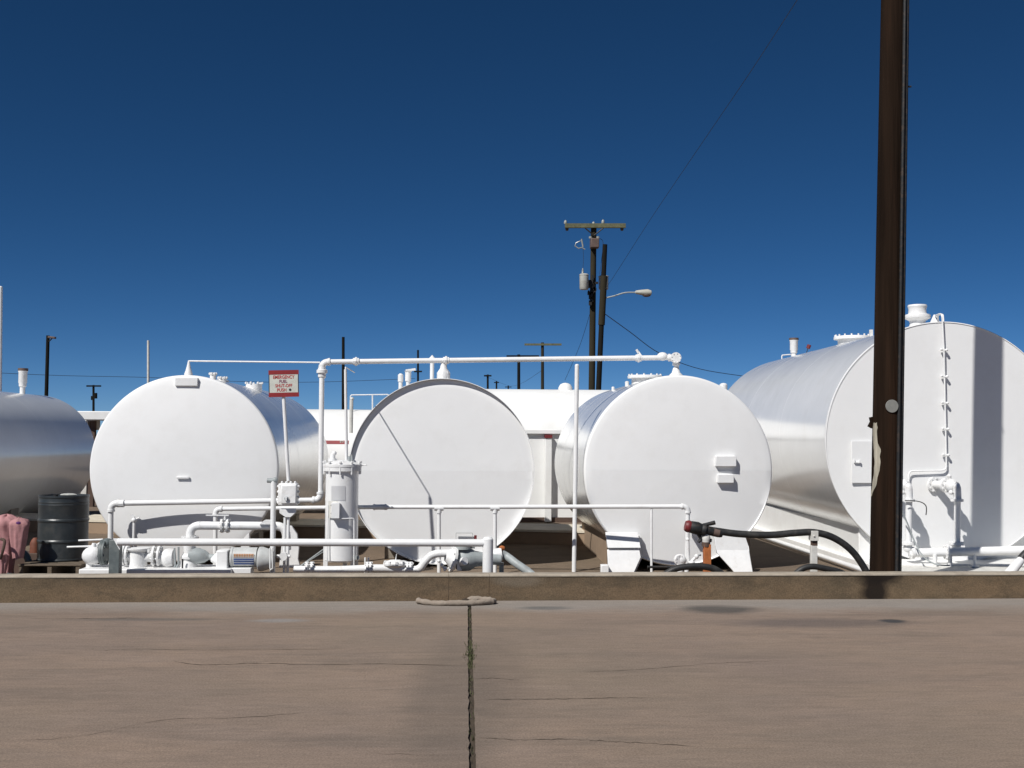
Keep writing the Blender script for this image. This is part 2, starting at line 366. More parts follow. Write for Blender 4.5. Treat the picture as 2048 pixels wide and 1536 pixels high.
# low concrete wall (three lengths with narrow joints)
sj = [(G(px, 1201) - A).dot(wd) for px in (897, 978)]
wl = thing('low_concrete_wall', 'long low brown concrete wall between the pavement and the tanks', 'wall', wallp(s0, 0, 0))
for (a, b) in ((-45, sj[0] - .002), (sj[0] + .002, sj[1] - .0015), (sj[1] + .0015, 70)):
    mb = MB(); c0, c1, c2, c3 = wallp(a, .004, 0), wallp(b, .004, 0), wallp(b, WT, 0), wallp(a, WT, 0); hh = WH - .022
    up = Vector((0, 0, hh)); mb.add([c0, c1, c2, c3, c0 + up, c1 + up, c2 + up, c3 + up], [(0, 1, 5, 4), (1, 2, 6, 5), (2, 3, 7, 6), (3, 0, 4, 7), (4, 5, 6, 7)])
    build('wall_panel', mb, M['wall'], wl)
    mb = MB(); n = max(2, int((b - a) / .06)); vs = []; fs = []
    for k in range(n + 1):
        s = a + (b - a) * k / n; e = .005 * noise.noise(Vector((s * 1.7, 0, 0))) - .012 * max(0, noise.noise(Vector((s * 6.3, 3, 0))) - .45); 
        for (bk, z) in ((-.002 + e, hh + .001), (-.003 + e, hh + .012 + e), (.012, WH + e * .6), (WT - .015, WH + e * .4), (WT + .003, hh + .01), (WT + .002, hh + .001)): vs.append(wallp(s, bk, z))
    for k in range(n):
        for q in range(5): i = 6 * k + q; fs.append((i, i + 1, i + 7, i + 6))
    fs += [(0, 5, 4, 3, 2, 1), tuple(6 * n + q for q in range(6))]
    mb.add(vs, fs); build('coping', mb, M['walltop'], wl)

# ------------------------------------------------------------------ tanks
def ang(vx): return math.atan((vx - 1024) / F) + math.atan((1024 - VPX) / F)
def ringc(R, n=96): return n
def make_tank(label, X, Z, R, Y0, L, rot, head, bulge=.06, ring=()):
    t = thing('storage_tank', label, 'tank', (X, Y0, 0), rz=-rot, group=None)
    c = (0, 0, Z); ax = (0, 1, 0); n = 128
    d = .058 if head == 'recess' else .0
    m = MB()
    if head == 'recess': m.lathe([(R, L), (R, .0), (R - .009, 0), (R - .009, d + .02)], c, ax, n)
    else: m.lathe([(R, L), (R, .045)], c, ax, n)
    build('shell', m, M['tank'], t, local=True)
    for y in ring:
        m = MB().lathe([(R, y - .012), (R + .0015, y - .004), (R + .0015, y + .004), (R, y + .012)], c, ax, n); build('weld_seam', m, M['tank'], t, local=True)
    m = MB().lathe([(R, L), (R - .03, L + .06), (R * .8, L + .14), (R * .5, L + .2), (0.001, L + .23)], c, ax, 64); build('rear_head', m, M['tank'], t, local=True)
    for half in (0, 1):
        m = MB(); Rr = R - .0095 if head == 'recess' else R
        if head == 'recess': prof = [(Rr, d + .012)] + [(Rr * k, d - bulge * (1 - k * k)) for k in (.985, .9, .75, .6, .45, .3, .15, 0)]
        elif head == 'flat': prof = [(R, .045), (R, .004), (R - .012, .0), (R - .014, .010)] + [((R - .014) * k, .010 - bulge * (1 - k * k)) for k in (.98, .85, .7, .5, .3, .15, 0)]
        else: prof = [(R, .045), (R - .004, .02), (R - .016, .005)] + [((R - .03) * k, -bulge * (1 - k * k)) for k in (1, .93, .85, .7, .55, .4, .25, .12, 0)]
        a0 = 0 if half == 0 else PI
        m.lathe(prof, c, ax, 64, a0, a0 + PI)
        zs = [v.z - Z for v in m.v]; lower = sum(zs) < 0
        if lower:
            for v in m.v:
                if (Vector((v.x, 0, v.z - Z))).length < R - .02: v.y += (.045 * min(1, (Z - v.z)) - .006 if head == 'recess' or t.location.y < 14.9 else 0)
        build('head_plate', m, M['head'], t, local=True)
    return t
R9 = 1.277
T1 = make_tank('white cylindrical tank left of centre with the sign on a post beside it', -3.80, 1.315, 1.28, 15.2, 5.6, 0, 'dish', .10, (1.9, 3.7))
T2 = make_tank('middle white tank, its rim throwing a dark arc along the upper left edge', -.277, 1.30, 1.268, 15.0, 6.0, 0, 'recess', .02, (2, 4))
T3 = make_tank('white tank with two small boxes on its face, right of the tall thin post', 2.89, 1.34, 1.275, 14.55, 3.9, ang(890), 'dish', .05, (1.3, 2.6))
T4 = make_tank('largest white tank, on the right behind the dark wooden pole', 6.82, 1.73, 1.715, 15.2, 7.6, ang(960), 'flat', .01, (2.4, 4.8))
T0 = make_tank('white tank at the left edge with its glossy shaded side above the black drum', -9.2, 1.33, R9, 16.2, 7.9, 0, 'dish', .06, (2.5, 5.2))
def tl(t, p):   # world point -> local frame of a tank
    return Matrix.Rotation(-t.rotation_euler.z, 3, 'Z') @ (Vector(p) - t.location)
def tpart(t, name, mb, mt, bevel=0, label=None, parent=None):
    mb.v = [tl(t, v) for v in mb.v]; return build(name, mb, mt, parent or t, bevel, local=True, label=label)
def topz(t, px, dy=0):      # point on the crown line of a tank seen at photo column px
    Rz = {T1: 2.595, T2: 2.568, T3: 2.615, T4: 3.445, T0: 1.33 + R9}[t]
    d = Matrix.Rotation(t.rotation_euler.z, 3, 'Z') @ Vector((0, 1, 0)); best = None
    for k in range(0, 800):
        p = t.location + d * (k * .01); p.z = Rz; q = CAMR.transposed() @ (p - Vector((0, 0, H))); x = 1024 + F * q.x / -q.z
        if best is None or abs(x - px) < best[0]: best = (abs(x - px), p)
    return best[1]

# cradles under the tanks
def cradle(px_list_name, t, X0, X1, Z, Y0, Y1, mt='concrete'):
    m = MB(); m.box(((X0 + X1) / 2, (Y0 + Y1) / 2, Z / 2), (X1 - X0, Y1 - Y0, Z)); tpart(t, 'cradle', m, M[mt], .01)
for t, X in ((T1, -3.8), (T2, -.262), (T0, -9.2)):
    for k in (1.0, 4.6): cradle('', t, X - .85, X + .85, .42, t.location.y + k, t.location.y + k + .35)
# T1: white flared bracket at the lower right of the face
def pxpoly(pts, Y): return [(W(a, b, Y).x, W(a, b, Y).z) for a, b in pts]
tpart(T1, 'bracket', MB().prism(pxpoly([(566, 1050), (583, 1052), (594, 1068), (598, 1096), (596, 1118), (606, 1150), (556, 1150), (562, 1100)], 14.95), 14.95, .06), M['white'], .006)
tpart(T1, 'bracket', MB().prism(pxpoly([(482, 1082), (498, 1066), (499, 1084), (499, 1150), (480, 1150)], 14.9), 14.9, .08), M['white'], .006)
# T3: slanted white plates and concrete plinth
tpart(T3, 'support_plate', MB().prism(pxpoly([(1213, 1066), (1278, 1066), (1282, 1096), (1216, 1096)], 14.3), 14.30, .10, .45, W(0, 1100, 14.3).z), M['white'], .004)
tpart(T3, 'support_plate', MB().prism(pxpoly([(1217, 1101), (1282, 1101), (1284, 1116), (1262, 1158), (1218, 1158)], 14.22), 14.22, .10, .35, W(0, 1158, 14.2).z), M['white'], .004)
tpart(T3, 'support_plate', MB().prism(pxpoly([(1434, 1066), (1496, 1072), (1503, 1095), (1508, 1158), (1478, 1158), (1466, 1140), (1438, 1108)], 14.25), 14.25, .10, .40, W(0, 1158, 14.2).z), M['white'], .004)
tpart(T3, 'plinth', MB().prism([(W(1222, 1090, 14.75).x, -.01), (W(1222, 1090, 14.75).x, .43), (W(1262, 1090, 14.75).x, .43), (W(1262, 1090, 14.75).x, -.01)], 14.75, 3.6), M['slabside'])
tpart(T3, 'plinth', MB().prism([(W(1462, 1090, 14.75).x, -.01), (W(1462, 1090, 14.75).x, .50), (W(1500, 1090, 14.75).x, .50), (W(1500, 1090, 14.75).x, -.01)], 14.75, 3.6), M['slabside'])
tpart(T3, 'backing_plate', MB().prism(pxpoly([(1216, 1070), (1281, 1070), (1284, 1116), (1266, 1155), (1219, 1155)], 14.47), 14.47, .06), M['white'])
tpart(T3, 'plinth', MB().box((W(1209, 1137, 14.2).x, 14.2, .05), (.10, .12, .16)), M['white'], .01)
# T4: long white plinth with ledges
xl = W(1719, 1054, 15.32).x; zt = W(1719, 1054, 15.32).z
tpart(T4, 'plinth', MB().box(((xl + 12.9) / 2, 18.9, zt / 2), (12.9 - xl, 7.1, zt)), M['bldg'], .01)
tpart(T4, 'ledge', MB().box(((xl + 12.9) / 2 - .06, 18.6, W(1719, 1122, 15.0).z / 2), (12.9 - xl + .12, 7.9, W(1719, 1122, 15.0).z)), M['bldg'], .01)
tpart(T4, 'pipe_under_ledge', MB().cyl((xl - .40, 13.2, .07), (xl - .40, 22.6, .07), .035, n=12), M['white'])
# T4 rim casts a shadow; base slab before it, painted white
o = build('base_slab', MB().box(((W(1760, 1130, 14.3).x + 12.5) / 2, 14.2, .03), (12.5 - W(1760, 1130, 14.3).x, 1.0, .06)), M['oldwhite'], loc=(6.5, 14.2, 0)); tag(o, 'low white painted slab on the floor at the foot of the largest tank', 'slab')

# ---- fittings on tank heads
def plate(t, x0, y0, x1, y1, Y, dpt, name, mt='white', bevel=.006, label=None):
    a = W(x0, y0, Y); b = W(x1, y1, Y); m = MB().box(((a.x + b.x) / 2, Y + dpt / 2, (a.z + b.z) / 2), (abs(b.x - a.x), dpt, abs(a.z - b.z))); return tpart(t, name, m, M[mt], bevel, label)
plate(T1, 350, 755, 395, 772, 15.15, .07, 'name_box')
plate(T1, 353, 952, 378, 958, 15.07, .02, 'small_plate', bevel=.008)
plate(T3, 1432, 912, 1473, 933, 14.45, .09, 'gauge_box', bevel=.006)
plate(T3, 1436, 949, 1468, 966, 14.45, .085, 'gauge_box', bevel=.006)
# framed card on tank 2
a = W(912, 1066, 15.03); b = W(945, 1079, 15.03)
m = MB()
for (c, d) in ((((a.x + b.x) / 2, 15.035, a.z), (b.x - a.x, .02, .006)), (((a.x + b.x) / 2, 15.035, b.z), (b.x - a.x, .02, .006)), ((a.x, 15.035, (a.z + b.z) / 2), (.006, .02, a.z - b.z)), ((b.x, 15.035, (a.z + b.z) / 2), (.006, .02, a.z - b.z))): m.box(c, d)
fr = tpart(T2, 'card_frame', m, M['greypaint'])
tpart(T2, 'red_tag', MB().box((b.x + .04, 15.02, (a.z + b.z) / 2 - .01), (.035, .01, .05)), M['redcap'])
# T4 hatch door (shallow panel), latch
a = W(1703, 882, 15.19); b = W(1752, 966, 15.19)
dr = tpart(T4, 'hatch_door', MB().box(((a.x + b.x) / 2, 15.197, (a.z + b.z) / 2), (b.x - a.x, .02, a.z - b.z)), M['head'], .003)
m = MB(); c = W(1714, 925, 15.17); m.box(c, (.07, .03, .012)); m.box(c + Vector((-.035, 0, .02)), (.012, .03, .05)); m.box(c + Vector((.035, 0, .012)), (.02, .05, .035)); tpart(T4, 'latch', m, M['white'])
# T4 conduit with clamps
pts = [W(1876, 640, 15.6), W(1876, 628, 15.35), W(1884, 628, 15.155), W(1888, 700, 15.155), W(1893, 936, 15.155), W(1886, 941, 15.155), W(1818, 942, 15.155), W(1817, 966, 15.155)]
cd = tpart(T4, 'conduit', MB().tube(fillet(pts, .06, 4), .011, 8), M['white'])
for y in (700, 753, 806, 858, 910):
    c = W(1887 + (y - 640) * .018, y, 15.15); m = MB(); m.box(c + Vector((0, .01, 0)), (.09, .035, .022)); m.sphere(c + Vector((-.045, -.012, .006)), .016, 8); m.sphere(c + Vector((.03, -.015, 0)), .022, 8)
    tpart(T4, 'clamp', m, M['white'])
# T4 mushroom vent on top, cone, manhole, breather, handle, gauge
def lat(prof, p, mt='cast', name='vent', t=None, n=28, ax=(0, 0, 1)):
    m = MB().lathe(prof, p, ax, n); return tpart(t, name, m, M[mt]) if t else m
u = U(15.6)
p = Vector((W(1835, 650, 15.55).x, 15.55, 0)); p.z = 1.73 + math.sqrt(max(.1, 1.715 ** 2 - (p.x - 6.85) ** 2)) - .03
zr = lambda y: W(1835, y, 15.55).z - p.z
lat([(.01, zr(610)), (18 * u, zr(610)), (19 * u, zr(613)), (18 * u, zr(616)), (17 * u, zr(619)), (18 * u, zr(628)), (25 * u, zr(630)), (26 * u, zr(634)), (25 * u, zr(637)), (16 * u, zr(642)), (15 * u, zr(646)), (17 * u, 0), (0, 0)], p, 'cast', 'mushroom_vent', T4)
q = W(1870, 643, 15.9); lat([(.02, .10), (.025, .09), (.10, -.08)], q, 'white', 'cone_cap', T4)
tpart(T4, 'gooseneck', MB().tube(fillet([q + Vector((0, 0, .05)), W(1872, 630, 15.8), W(1886, 629, 15.5), W(1887, 645, 15.4)], .04), .012, 8), M['white'])
q = W(1705, 672, 18.0); uu = U(18); crown = topz(T4, 1705)
q = crown.copy(); uu = U(crown.y)
lat([(.01, .135), (36 * uu, .135), (37 * uu, .12), (37 * uu, .085), (29 * uu, .08), (29 * uu, -.1)], q, 'cast', 'manhole', T4, 36)
m = MB()
for k in range(16): th = 2 * PI * k / 16; m.cyl(q + Vector((math.cos(th) * 34 * uu, math.sin(th) * 34 * uu, .135)), q + Vector((math.cos(th) * 34 * uu, math.sin(th) * 34 * uu, .165)), .016, n=6)
m.box(q + Vector((.26, -.2, .17)), (.05, .05, .14)); tpart(T4, 'manhole_bolts', m, M['cast'])['kind'] = 'stuff'
def breather(t, px, ytop, ybase, name='breather_vent'):
    c = topz(t, px); s = U(c.y); h = (ybase - ytop) * s; c.z -= .02; h += .02
    m = MB().lathe([(5 * s, 0), (5 * s, h * .28), (7 * s, h * .32), (7 * s, h * .42), (8 * s, h * .46), (8 * s, h * .84), (9 * s, h * .88), (9 * s, h * .90)], c, (0, 0, 1), 16)
    o = tpart(t, name, m, M['cast']); m = MB().lathe([(9 * s, h * .90), (9.5 * s, h * .91), (9.5 * s, h), (0.001, h * 1.01)], c, (0, 0, 1), 16); tpart(t, 'vent_cap', m, M['brownmetal'], label='dark cap on the breather vent')
breather(T4, 1588, 668, 710); breather(T0, 45, 736, 786)
c = topz(T4, 1553); s = U(c.y)
tpart(T4, 'lifting_handle', MB().tube(fillet([c + Vector((-10 * s, 0, -.02)), c + Vector((-10 * s, 0, .11)), c + Vector((10 * s, 0, .13)), c + Vector((10 * s, 0, -.02))], .03), .014, 8), M['white'])
c = topz(T4, 1611); m = MB().cyl(c, c + Vector((.05, 0, .16)), .008, n=6); tpart(T4, 'float_rod', m, M['blackiron']); m = MB().cyl(c + Vector((.05, 0, .15)), c + Vector((.08, 0, .22)), .04, n=10); tpart(T4, 'float_head', m, M['redcap'])
# T3 crown fittings
c = topz(T3, 1330); c = Vector((W(1290, 760, 15.9).x, 15.9, 2.57)); s = U(15.9)
lat([(.01, .11), (34 * s, .11), (35 * s, .10), (35 * s, .07), (27 * s, .065), (27 * s, -.12)], c, 'cast', 'manhole', T3, 36)
m = MB()
for k in range(14): th = 2 * PI * k / 14; m.cyl(c + Vector((math.cos(th) * 32 * s, math.sin(th) * 32 * s, .1)), c + Vector((math.cos(th) * 32 * s, math.sin(th) * 32 * s, .13)), .014, n=6)
tpart(T3, 'manhole_bolts', m, M['cast'])['kind'] = 'stuff'
for px, py, Y, r, hh in ((1254, 772, 16.2, 4, .1), (1226, 778, 16.9, 3, .07), (1447, 772, 15.0, 8, .05)):
    c = W(px, py + 6, Y); m = MB().cyl(c - Vector((0, 0, .08)), c + Vector((0, 0, hh)), r * U(Y), n=12); m.sphere(c + Vector((0, 0, hh)), r * U(Y) * 1.05, 10, (1, 1, .6)); tpart(T3, 'nozzle', m, M['cast'])
# T1 crown fittings
c = W(377, 750, 15.35); s = U(15.35)
lat([(8 * s, -.05), (8 * s, .02), (6 * s, 8 * s), (3.5 * s, 18 * s), (2 * s, 26 * s), (1.2 * s, 29 * s)], c, 'white', 'finial', T1, 14)
for px, py, Y, r in ((426, 754, 15.8, 6), (445, 762, 16.0, 8), (508, 772, 17.8, 16)):
    c = W(px, py, Y); m = MB().cyl(c - Vector((0, 0, .15)), c + Vector((0, 0, .03)), r * U(Y), n=16)
    for k in range(7): th = 2 * PI * k / 7; m.sphere(c + Vector((math.cos(th) * r * U(Y), math.sin(th) * r * U(Y), .045)), .022, 6)
    tpart(T1, 'nozzle', m, M['cast'])
m = MB().lathe([(.01, .06), (.22, .06), (.23, .04), (.18, .035), (.18, -.15)], (-3.8, 16.9, 2.55), (0, 0, 1), 30); tpart(T1, 'manhole', m, M['cast'])
# T2 crown fittings: vent pipe, twin vents
c = W(864, 757, 16.3); s = U(16.3); m = MB().cyl(c - Vector((0, 0, .2)), c + Vector((0, 0, 40 * s)), 4.2 * s, n=14); m.lathe([(4 * s, 36 * s), (6.5 * s, 37 * s), (7 * s, 40 * s), (3 * s, 44 * s), (.5 * s, 47 * s)], c, (0, 0, 1), 14); tpart(T2, 'vent_pipe', m, M['white'])
c = W(801, 776, 17.5); s = U(17.5)
m = MB().lathe([(4 * s, -.25), (4 * s, 12 * s), (5.5 * s, 13 * s), (5.5 * s, 26 * s), (2 * s, 29 * s)], c, (0, 0, 1), 12); tpart(T2, 'twin_vent', m, M['cast'])
c = W(816, 772, 17.5); m = MB().lathe([(4 * s, -.25), (4 * s, 8 * s), (6 * s, 10 * s), (6 * s, 28 * s), (8 * s, 30 * s)], c, (0, 0, 1), 12)
m.box(c + Vector((5 * s, 0, 32 * s)), (20 * s, .1, 4 * s), Matrix.Rotation(-.15, 3, 'Y')); tpart(T2, 'twin_vent', m, M['cast'])
# face conduit? the thin shadow line on tank 2 is thrown by the bent vent post below

# ------------------------------------------------------------------ pipe-run builder
def run(parent, pts, r, mt='white', n=14, fr=None, elbow=1.28, bead=True):
    pts = [Vector(p) for p in pts]; fr = fr or r * 2.6; k = len(pts)
    ends = []
    for i in range(k - 1):
        a, b = pts[i], pts[i + 1]; d = (b - a).normalized(); L = (b - a).length
        a2 = a + d * (min(fr, L * .45) if i > 0 else 0); b2 = b - d * (min(fr, L * .45) if i < k - 2 else 0)
        build('pipe', MB().cyl(a2, b2, r, n=n), M[mt], parent); ends.append((a2, b2))
    for i in range(1, k - 1):
        a = ends[i - 1][1]; b = ends[i][0]; p = pts[i]; P = [a * (1 - t) ** 2 + p * 2 * t * (1 - t) + b * t * t for t in [q / 6 for q in range(7)]]
        m = MB().tube(P, r * elbow if bead else r * 1.02, n)
        if bead: m.cyl(a - (p - a).normalized() * r * .5, a + (p - a).normalized() * r * .3, r * 1.5, n=n); m.cyl(b - (p - b).normalized() * r * .5, b + (p - b).normalized() * r * .3, r * 1.5, n=n)
        build('elbow', m, M['cast'] if mt == 'white' else M[mt], parent)
def valve(name_part, parent, c, ax, r, L, up=(0, 0, 1), wheel=True, mt='cast'):
    c = Vector(c); ax = Vector(ax).normalized(); up = Vector(up)
    m = MB().lathe([(r * 1.7, -L / 2), (r * 1.7, -L / 2 + .016), (r, -L / 2 + .018), (r * 1.35, -L * .2), (r * 1.45, 0), (r * 1.35, L * .2), (r, L / 2 - .018), (r * 1.7, L / 2 - .016), (r * 1.7, L / 2)], c, ax, 18)
    m.flange(c - ax * L / 2, ax, r * 1.7, .012, 6, br=r * .14); m.flange(c + ax * L / 2, ax, r * 1.7, .012, 6, br=r * .14)
    m.cyl(c, c + up * r * 2.4, r * .7, r * .45, 12)
    o = build(name_part, m, M[mt], parent)
    if wheel:
        q = c + up * r * 3; m = MB(); a, b = frame(up); m.tube([q + (a * math.cos(2 * PI * k / 16) + b * math.sin(2 * PI * k / 16)) * r * 1.5 for k in range(16)], r * .16, 6, closed=True)
        m.cyl(c + up * r * 2.2, q + up * r * .2, r * .14, n=6); m.cyl(q - a * r * 1.5, q + a * r * 1.5, r * .1, n=6); m.cyl(q - b * r * 1.5, q + b * r * 1.5, r * .1, n=6)
        build('hand_wheel', m, M[mt], o)
    return o

# overhead product line (starts at ground before tank 1, climbs, crosses to tank 3)
Yp = 14.93; u = U(Yp)
pl = thing('overhead_pipeline', 'long white pipeline crossing above the tanks, dropping down beside the sign', 'pipe', (W(220, 1100, Yp).x, Yp, 0))
run(pl, [W(220, 1150, Yp), W(222, 1007, Yp), W(641, 1000, Yp + .1), W(644, 724, 15.12), W(1352, 715, 15.2), W(1354, 765, 15.2)], 5.2 * u)
for (px, py, Y) in ((712, 723, 15.12), (1277, 716, 15.2), (892, 721, 15.15)):
    p = W(px, py, Y); build('union', MB().cyl(p - Vector((6 * u, 0, 0)), p + Vector((6 * u, 0, 0)), 7.2 * u, n=10).cyl(p - Vector((2 * u, 0, 0)), p + Vector((2 * u, 0, 0)), 9 * u, n=8), M['cast'], pl)
p = W(644, 744, 15.12); build('union', MB().lathe([(5 * u, -14 * u), (8 * u, -10 * u), (8 * u, -3 * u), (11 * u, -2 * u), (11 * u, 4 * u), (7 * u, 6 * u), (7 * u, 14 * u)], p, (0, 0, 1), 12), M['cast'], pl)
p = W(238, 1007, Yp); build('union', MB().cyl(p, p + Vector((10 * u, 0, 0)), 7.5 * u, n=10), M['cast'], pl)
p = W(1277, 706, 15.2); build('petcock', MB().cyl(p, p + Vector((-.03, 0, .05)), .018, n=8).cyl(p + Vector((0, 0, .02)), p + Vector((.05, -.03, -.06)), .01, n=6), M['cast'], pl)
p = W(1325, 713, 15.2); build('union', MB().sphere(p, 9 * u, 12, (1.3, 1, 1)), M['cast'], pl)
p = W(1350, 716, 15.18); m = MB().sphere(p, 10.5 * u, 14); m.flange(p - Vector((0, .06, 0)), (0, 1, 0), 11 * u, .03, 8, br=1.3 * u); build('check_valve', m, M['cast'], pl)
p = W(1352, 750, 15.2); build('flange', MB().lathe([(6 * u, .1), (9 * u, .03), (14 * u, .0), (14 * u, -.04)], p, (0, 0, 1), 16), M['cast'], pl)
# flared valve down to tank 2
p = W(887, 760, 15.17); m = MB().lathe([(11 * u, 0), (13 * u, 4 * u), (13.5 * u, 12 * u), (11 * u, 18 * u), (7 * u, 24 * u), (6 * u, 36 * u)], p, (0, 0, 1), 16)
for k in range(8): th = 2 * PI * k / 8; q = p + Vector((math.cos(th) * 12 * u, math.sin(th) * 12 * u, 0)); m.tube([q, q + Vector((0, 0, 14 * u)), q + Vector((-math.cos(th) * 4 * u, -math.sin(th) * 4 * u, 20 * u))], 1.6 * u, 6)
build('drop_valve', m, M['cast'], pl)
# thin wire-like tube from tank 1 finial to the pipeline
t0 = W(377, 722, 15.35); t1 = W(640, 725, 15.12); o = build('vapour_tube', MB().tube(fillet([t0 - Vector((0, 0, .05)), t0, t1], .04), .011, 8), M['white'], loc=t0)
tag(o, 'thin white tube running from a peg on a tank to the overhead pipeline', 'pipe')

# second, lower line with supports
Yq = 14.35; u = U(Yq)
sl2 = thing('low_pipeline', 'thin white pipe rail passing behind the filter and across the middle tank', 'pipe', (W(430, 1100, Yq).x, Yq, 0))
e = W(1380, 1013, 13.95)
run(sl2, [W(430, 1150, Yq), W(431, 1018, Yq), W(760, 1014, Yq), W(1376, 1013, 13.95), W(1373, 1150, 13.95)], 4.2 * u)
for px in (878, 990):
    Y = Yq - (px - 760) / 616 * .4; a = W(px, 1016, Y); b = W(px, 1150, Y)
    build('support_leg', MB().cyl(a, b, 3.7 * u, n=12), M['white'], sl2); build('tee', MB().cyl(a - Vector((9 * u, 0, 0)), a + Vector((9 * u, 0, 0)), 5.6 * u, n=12).cyl(a, a - Vector((0, 0, 10 * u)), 5.2 * u, n=12), M['cast'], sl2)
build('support_leg', MB().cyl(W(1303, 1016, 14.0), W(1303, 1150, 14.0), 2.4 * u, n=10), M['white'], sl2)
p = W(768, 1014, Yq); build('union', MB().cyl(p - Vector((7 * u, 0, 0)), p + Vector((7 * u, 0, 0)), 5.6 * u, n=10), M['cast'], sl2)

# tall thin posts
def post(label, x0, y0, x1, y1, Y, r, cap=True, name='pipe_post'):
    a = W(x0, y0, Y); b = W(x1, y1, Y); d = (b - a).normalized(); b = a + d * ((a.z - 0) / -d.z); t = thing(name, label, 'post', (b.x, Y, 0))
    build('shaft', MB().cyl(b, a, r, n=14), M['white'], t)
    if cap: build('cap', MB().sphere(a, r * 1.02, 12, (1, 1, .7)), M['white'], t)
    return t
post('tall thin white steel post standing alone left of the tank with two small boxes', 1154, 731, 1148, 1143, 14.5, 4.4 * U(14.5))
t = post('short white post with a sideways grey cap, left of the switch box', 547, 962, 545, 1143, 13.6, 5.2 * U(13.6), False, 'capped_post')
p = W(545, 961, 13.6); build('cap', MB().cyl(p - Vector((.065, 0, .0)), p + Vector((.045, 0, .0)), .03, n=14).sphere(p + Vector((.03, 0, .005)), .038, 12), M['greypaint'], t)
# bent vent post over the filter (throws the kinked shadow on tank 2)
t = thing('vent_post', 'thin white vent pipe rising from the filter lid and bending back', 'pipe', W(690, 930, 13.85))
pt = W(691, 739, 13.85); build('pipe', MB().cyl(W(693, 932, 13.85), pt, .020, .018, n=12), M['white'], t); build('bent_arm', MB().tube(fillet([pt - Vector((0, 0, .01)), pt + Vector((0, 0, .03)), pt + Vector((0, 1.15, .03))], .03), .008, 8), M['white'], t)
t = post('pale pipe at the very left edge, rising behind the shaded tank', 1, 575, -4, 1150, 27, .05, True)

# ------------------------------------------------------------------ guard rail
Yg = 12.75; u = U(Yg)
g = thing('guard_rail', 'thick white guard rail pipe just behind the low wall, on two round posts', 'guard rail', (W(600, 1150, Yg).x, Yg, 0))
build('rail', MB().cyl(W(236, 1084, Yg), W(974, 1086, Yg), 7.4 * u, n=20), M['white'], g)
b = W(976, 1076, Yg); build('post', MB().lathe([(.001, 3 * u), (7 * u, 2 * u), (10.5 * u, -2 * u), (10.5 * u, -b.z)], b, (0, 0, 1), 24), M['white'], g)
b = W(232, 1080, Yg + .1); build('post', MB().box((b.x, b.y, b.z / 2), (20 * u, 20 * u, b.z)), M['shadegrey'], g, .004)  # white post, its shadow painted in as dark grey
build('end_plate', MB().prism(pxpoly([(226, 1077), (241, 1077), (239, 1100)], Yg), Yg, .02), M['white'], g)

# ------------------------------------------------------------------ filter vessel
Yf = 13.8; u = U(Yf); c = W(682, 1128, Yf); c.z = W(682, 1122, Yf).z; ztop = W(682, 940, Yf).z
fv = thing('filter_vessel', 'upright white filter vessel with a bolted lid, between the left of centre and middle tanks', 'filter', (c.x, Yf, 0)); rr = 32.5 * u
build('vessel_body', MB().lathe([(.001, 0), (rr * .9, 0), (rr, .02), (rr, ztop - c.z)], c, (0, 0, 1), 40), M['tank'], fv)
m = MB().lathe([(rr, 0), (rr * 1.16, .0), (rr * 1.16, .05), (rr * 1.0, .052)], (c.x, Yf, ztop - .01), (0, 0, 1), 40); build('body_flange', m, M['cast'], fv)
m = MB().lathe([(rr * 1.18, .0), (rr * 1.18, .03), (rr * .9, .05), (rr * .4, .075), (.001, .085)], (c.x, Yf, ztop + .043), (0, 0, 1), 40); ld = build('lid', m, M['cast'], fv)
m = MB()
for k in range(10):
    th = 2 * PI * (k + .5) / 10; q = Vector((c.x + math.cos(th) * rr * 1.13, Yf + math.sin(th) * rr * 1.13, ztop)); m.cyl(q - Vector((0, 0, .05)), q + Vector((0, 0, .11)), .011, n=6); m.sphere(q + Vector((0, 0, .10)), .02, 6)
build('lid_bolts', m, M['cast'], fv, label='ring of clamp bolts round the lid')['kind'] = 'stuff'
m = MB().cyl(c + Vector((rr * 1.1, 0, ztop - c.z + .06)), c + Vector((rr * 1.5, -.05, ztop - c.z + .065)), .008, n=6); build('lid_handle', m, M['white'], fv)
q = W(665, 934, Yf); m = MB().cyl(q, q + Vector((0, 0, 12 * u)), 5 * u, n=12).flange(q + Vector((0, 0, 14 * u)), (0, 0, 1), 9 * u, .03, 6).cyl(q + Vector((0, 0, 15 * u)), q + Vector((0, 0, 27 * u)), 6 * u, 4 * u, n=12).sphere(q + Vector((3 * u, 0, 27 * u)), 5 * u, 10); build('relief_valve', m, M['cast'], fv)
q = W(683, 928, Yf - .1); m = MB().sphere(q, 9 * u, 14, (1, 1, .8)).cyl(q - Vector((0, 0, .08)), q, 8 * u, n=12); build('inlet_dome', m, M['cast'], fv)
q = W(699, 922, Yf - .05); m = MB().cyl(q - Vector((0, 0, .08)), q + Vector((0, 0, .06)), .022, n=8).box(q + Vector((.02, 0, .04)), (.03, .03, .08)); build('gauge_stem', m, M['greypaint'], fv)
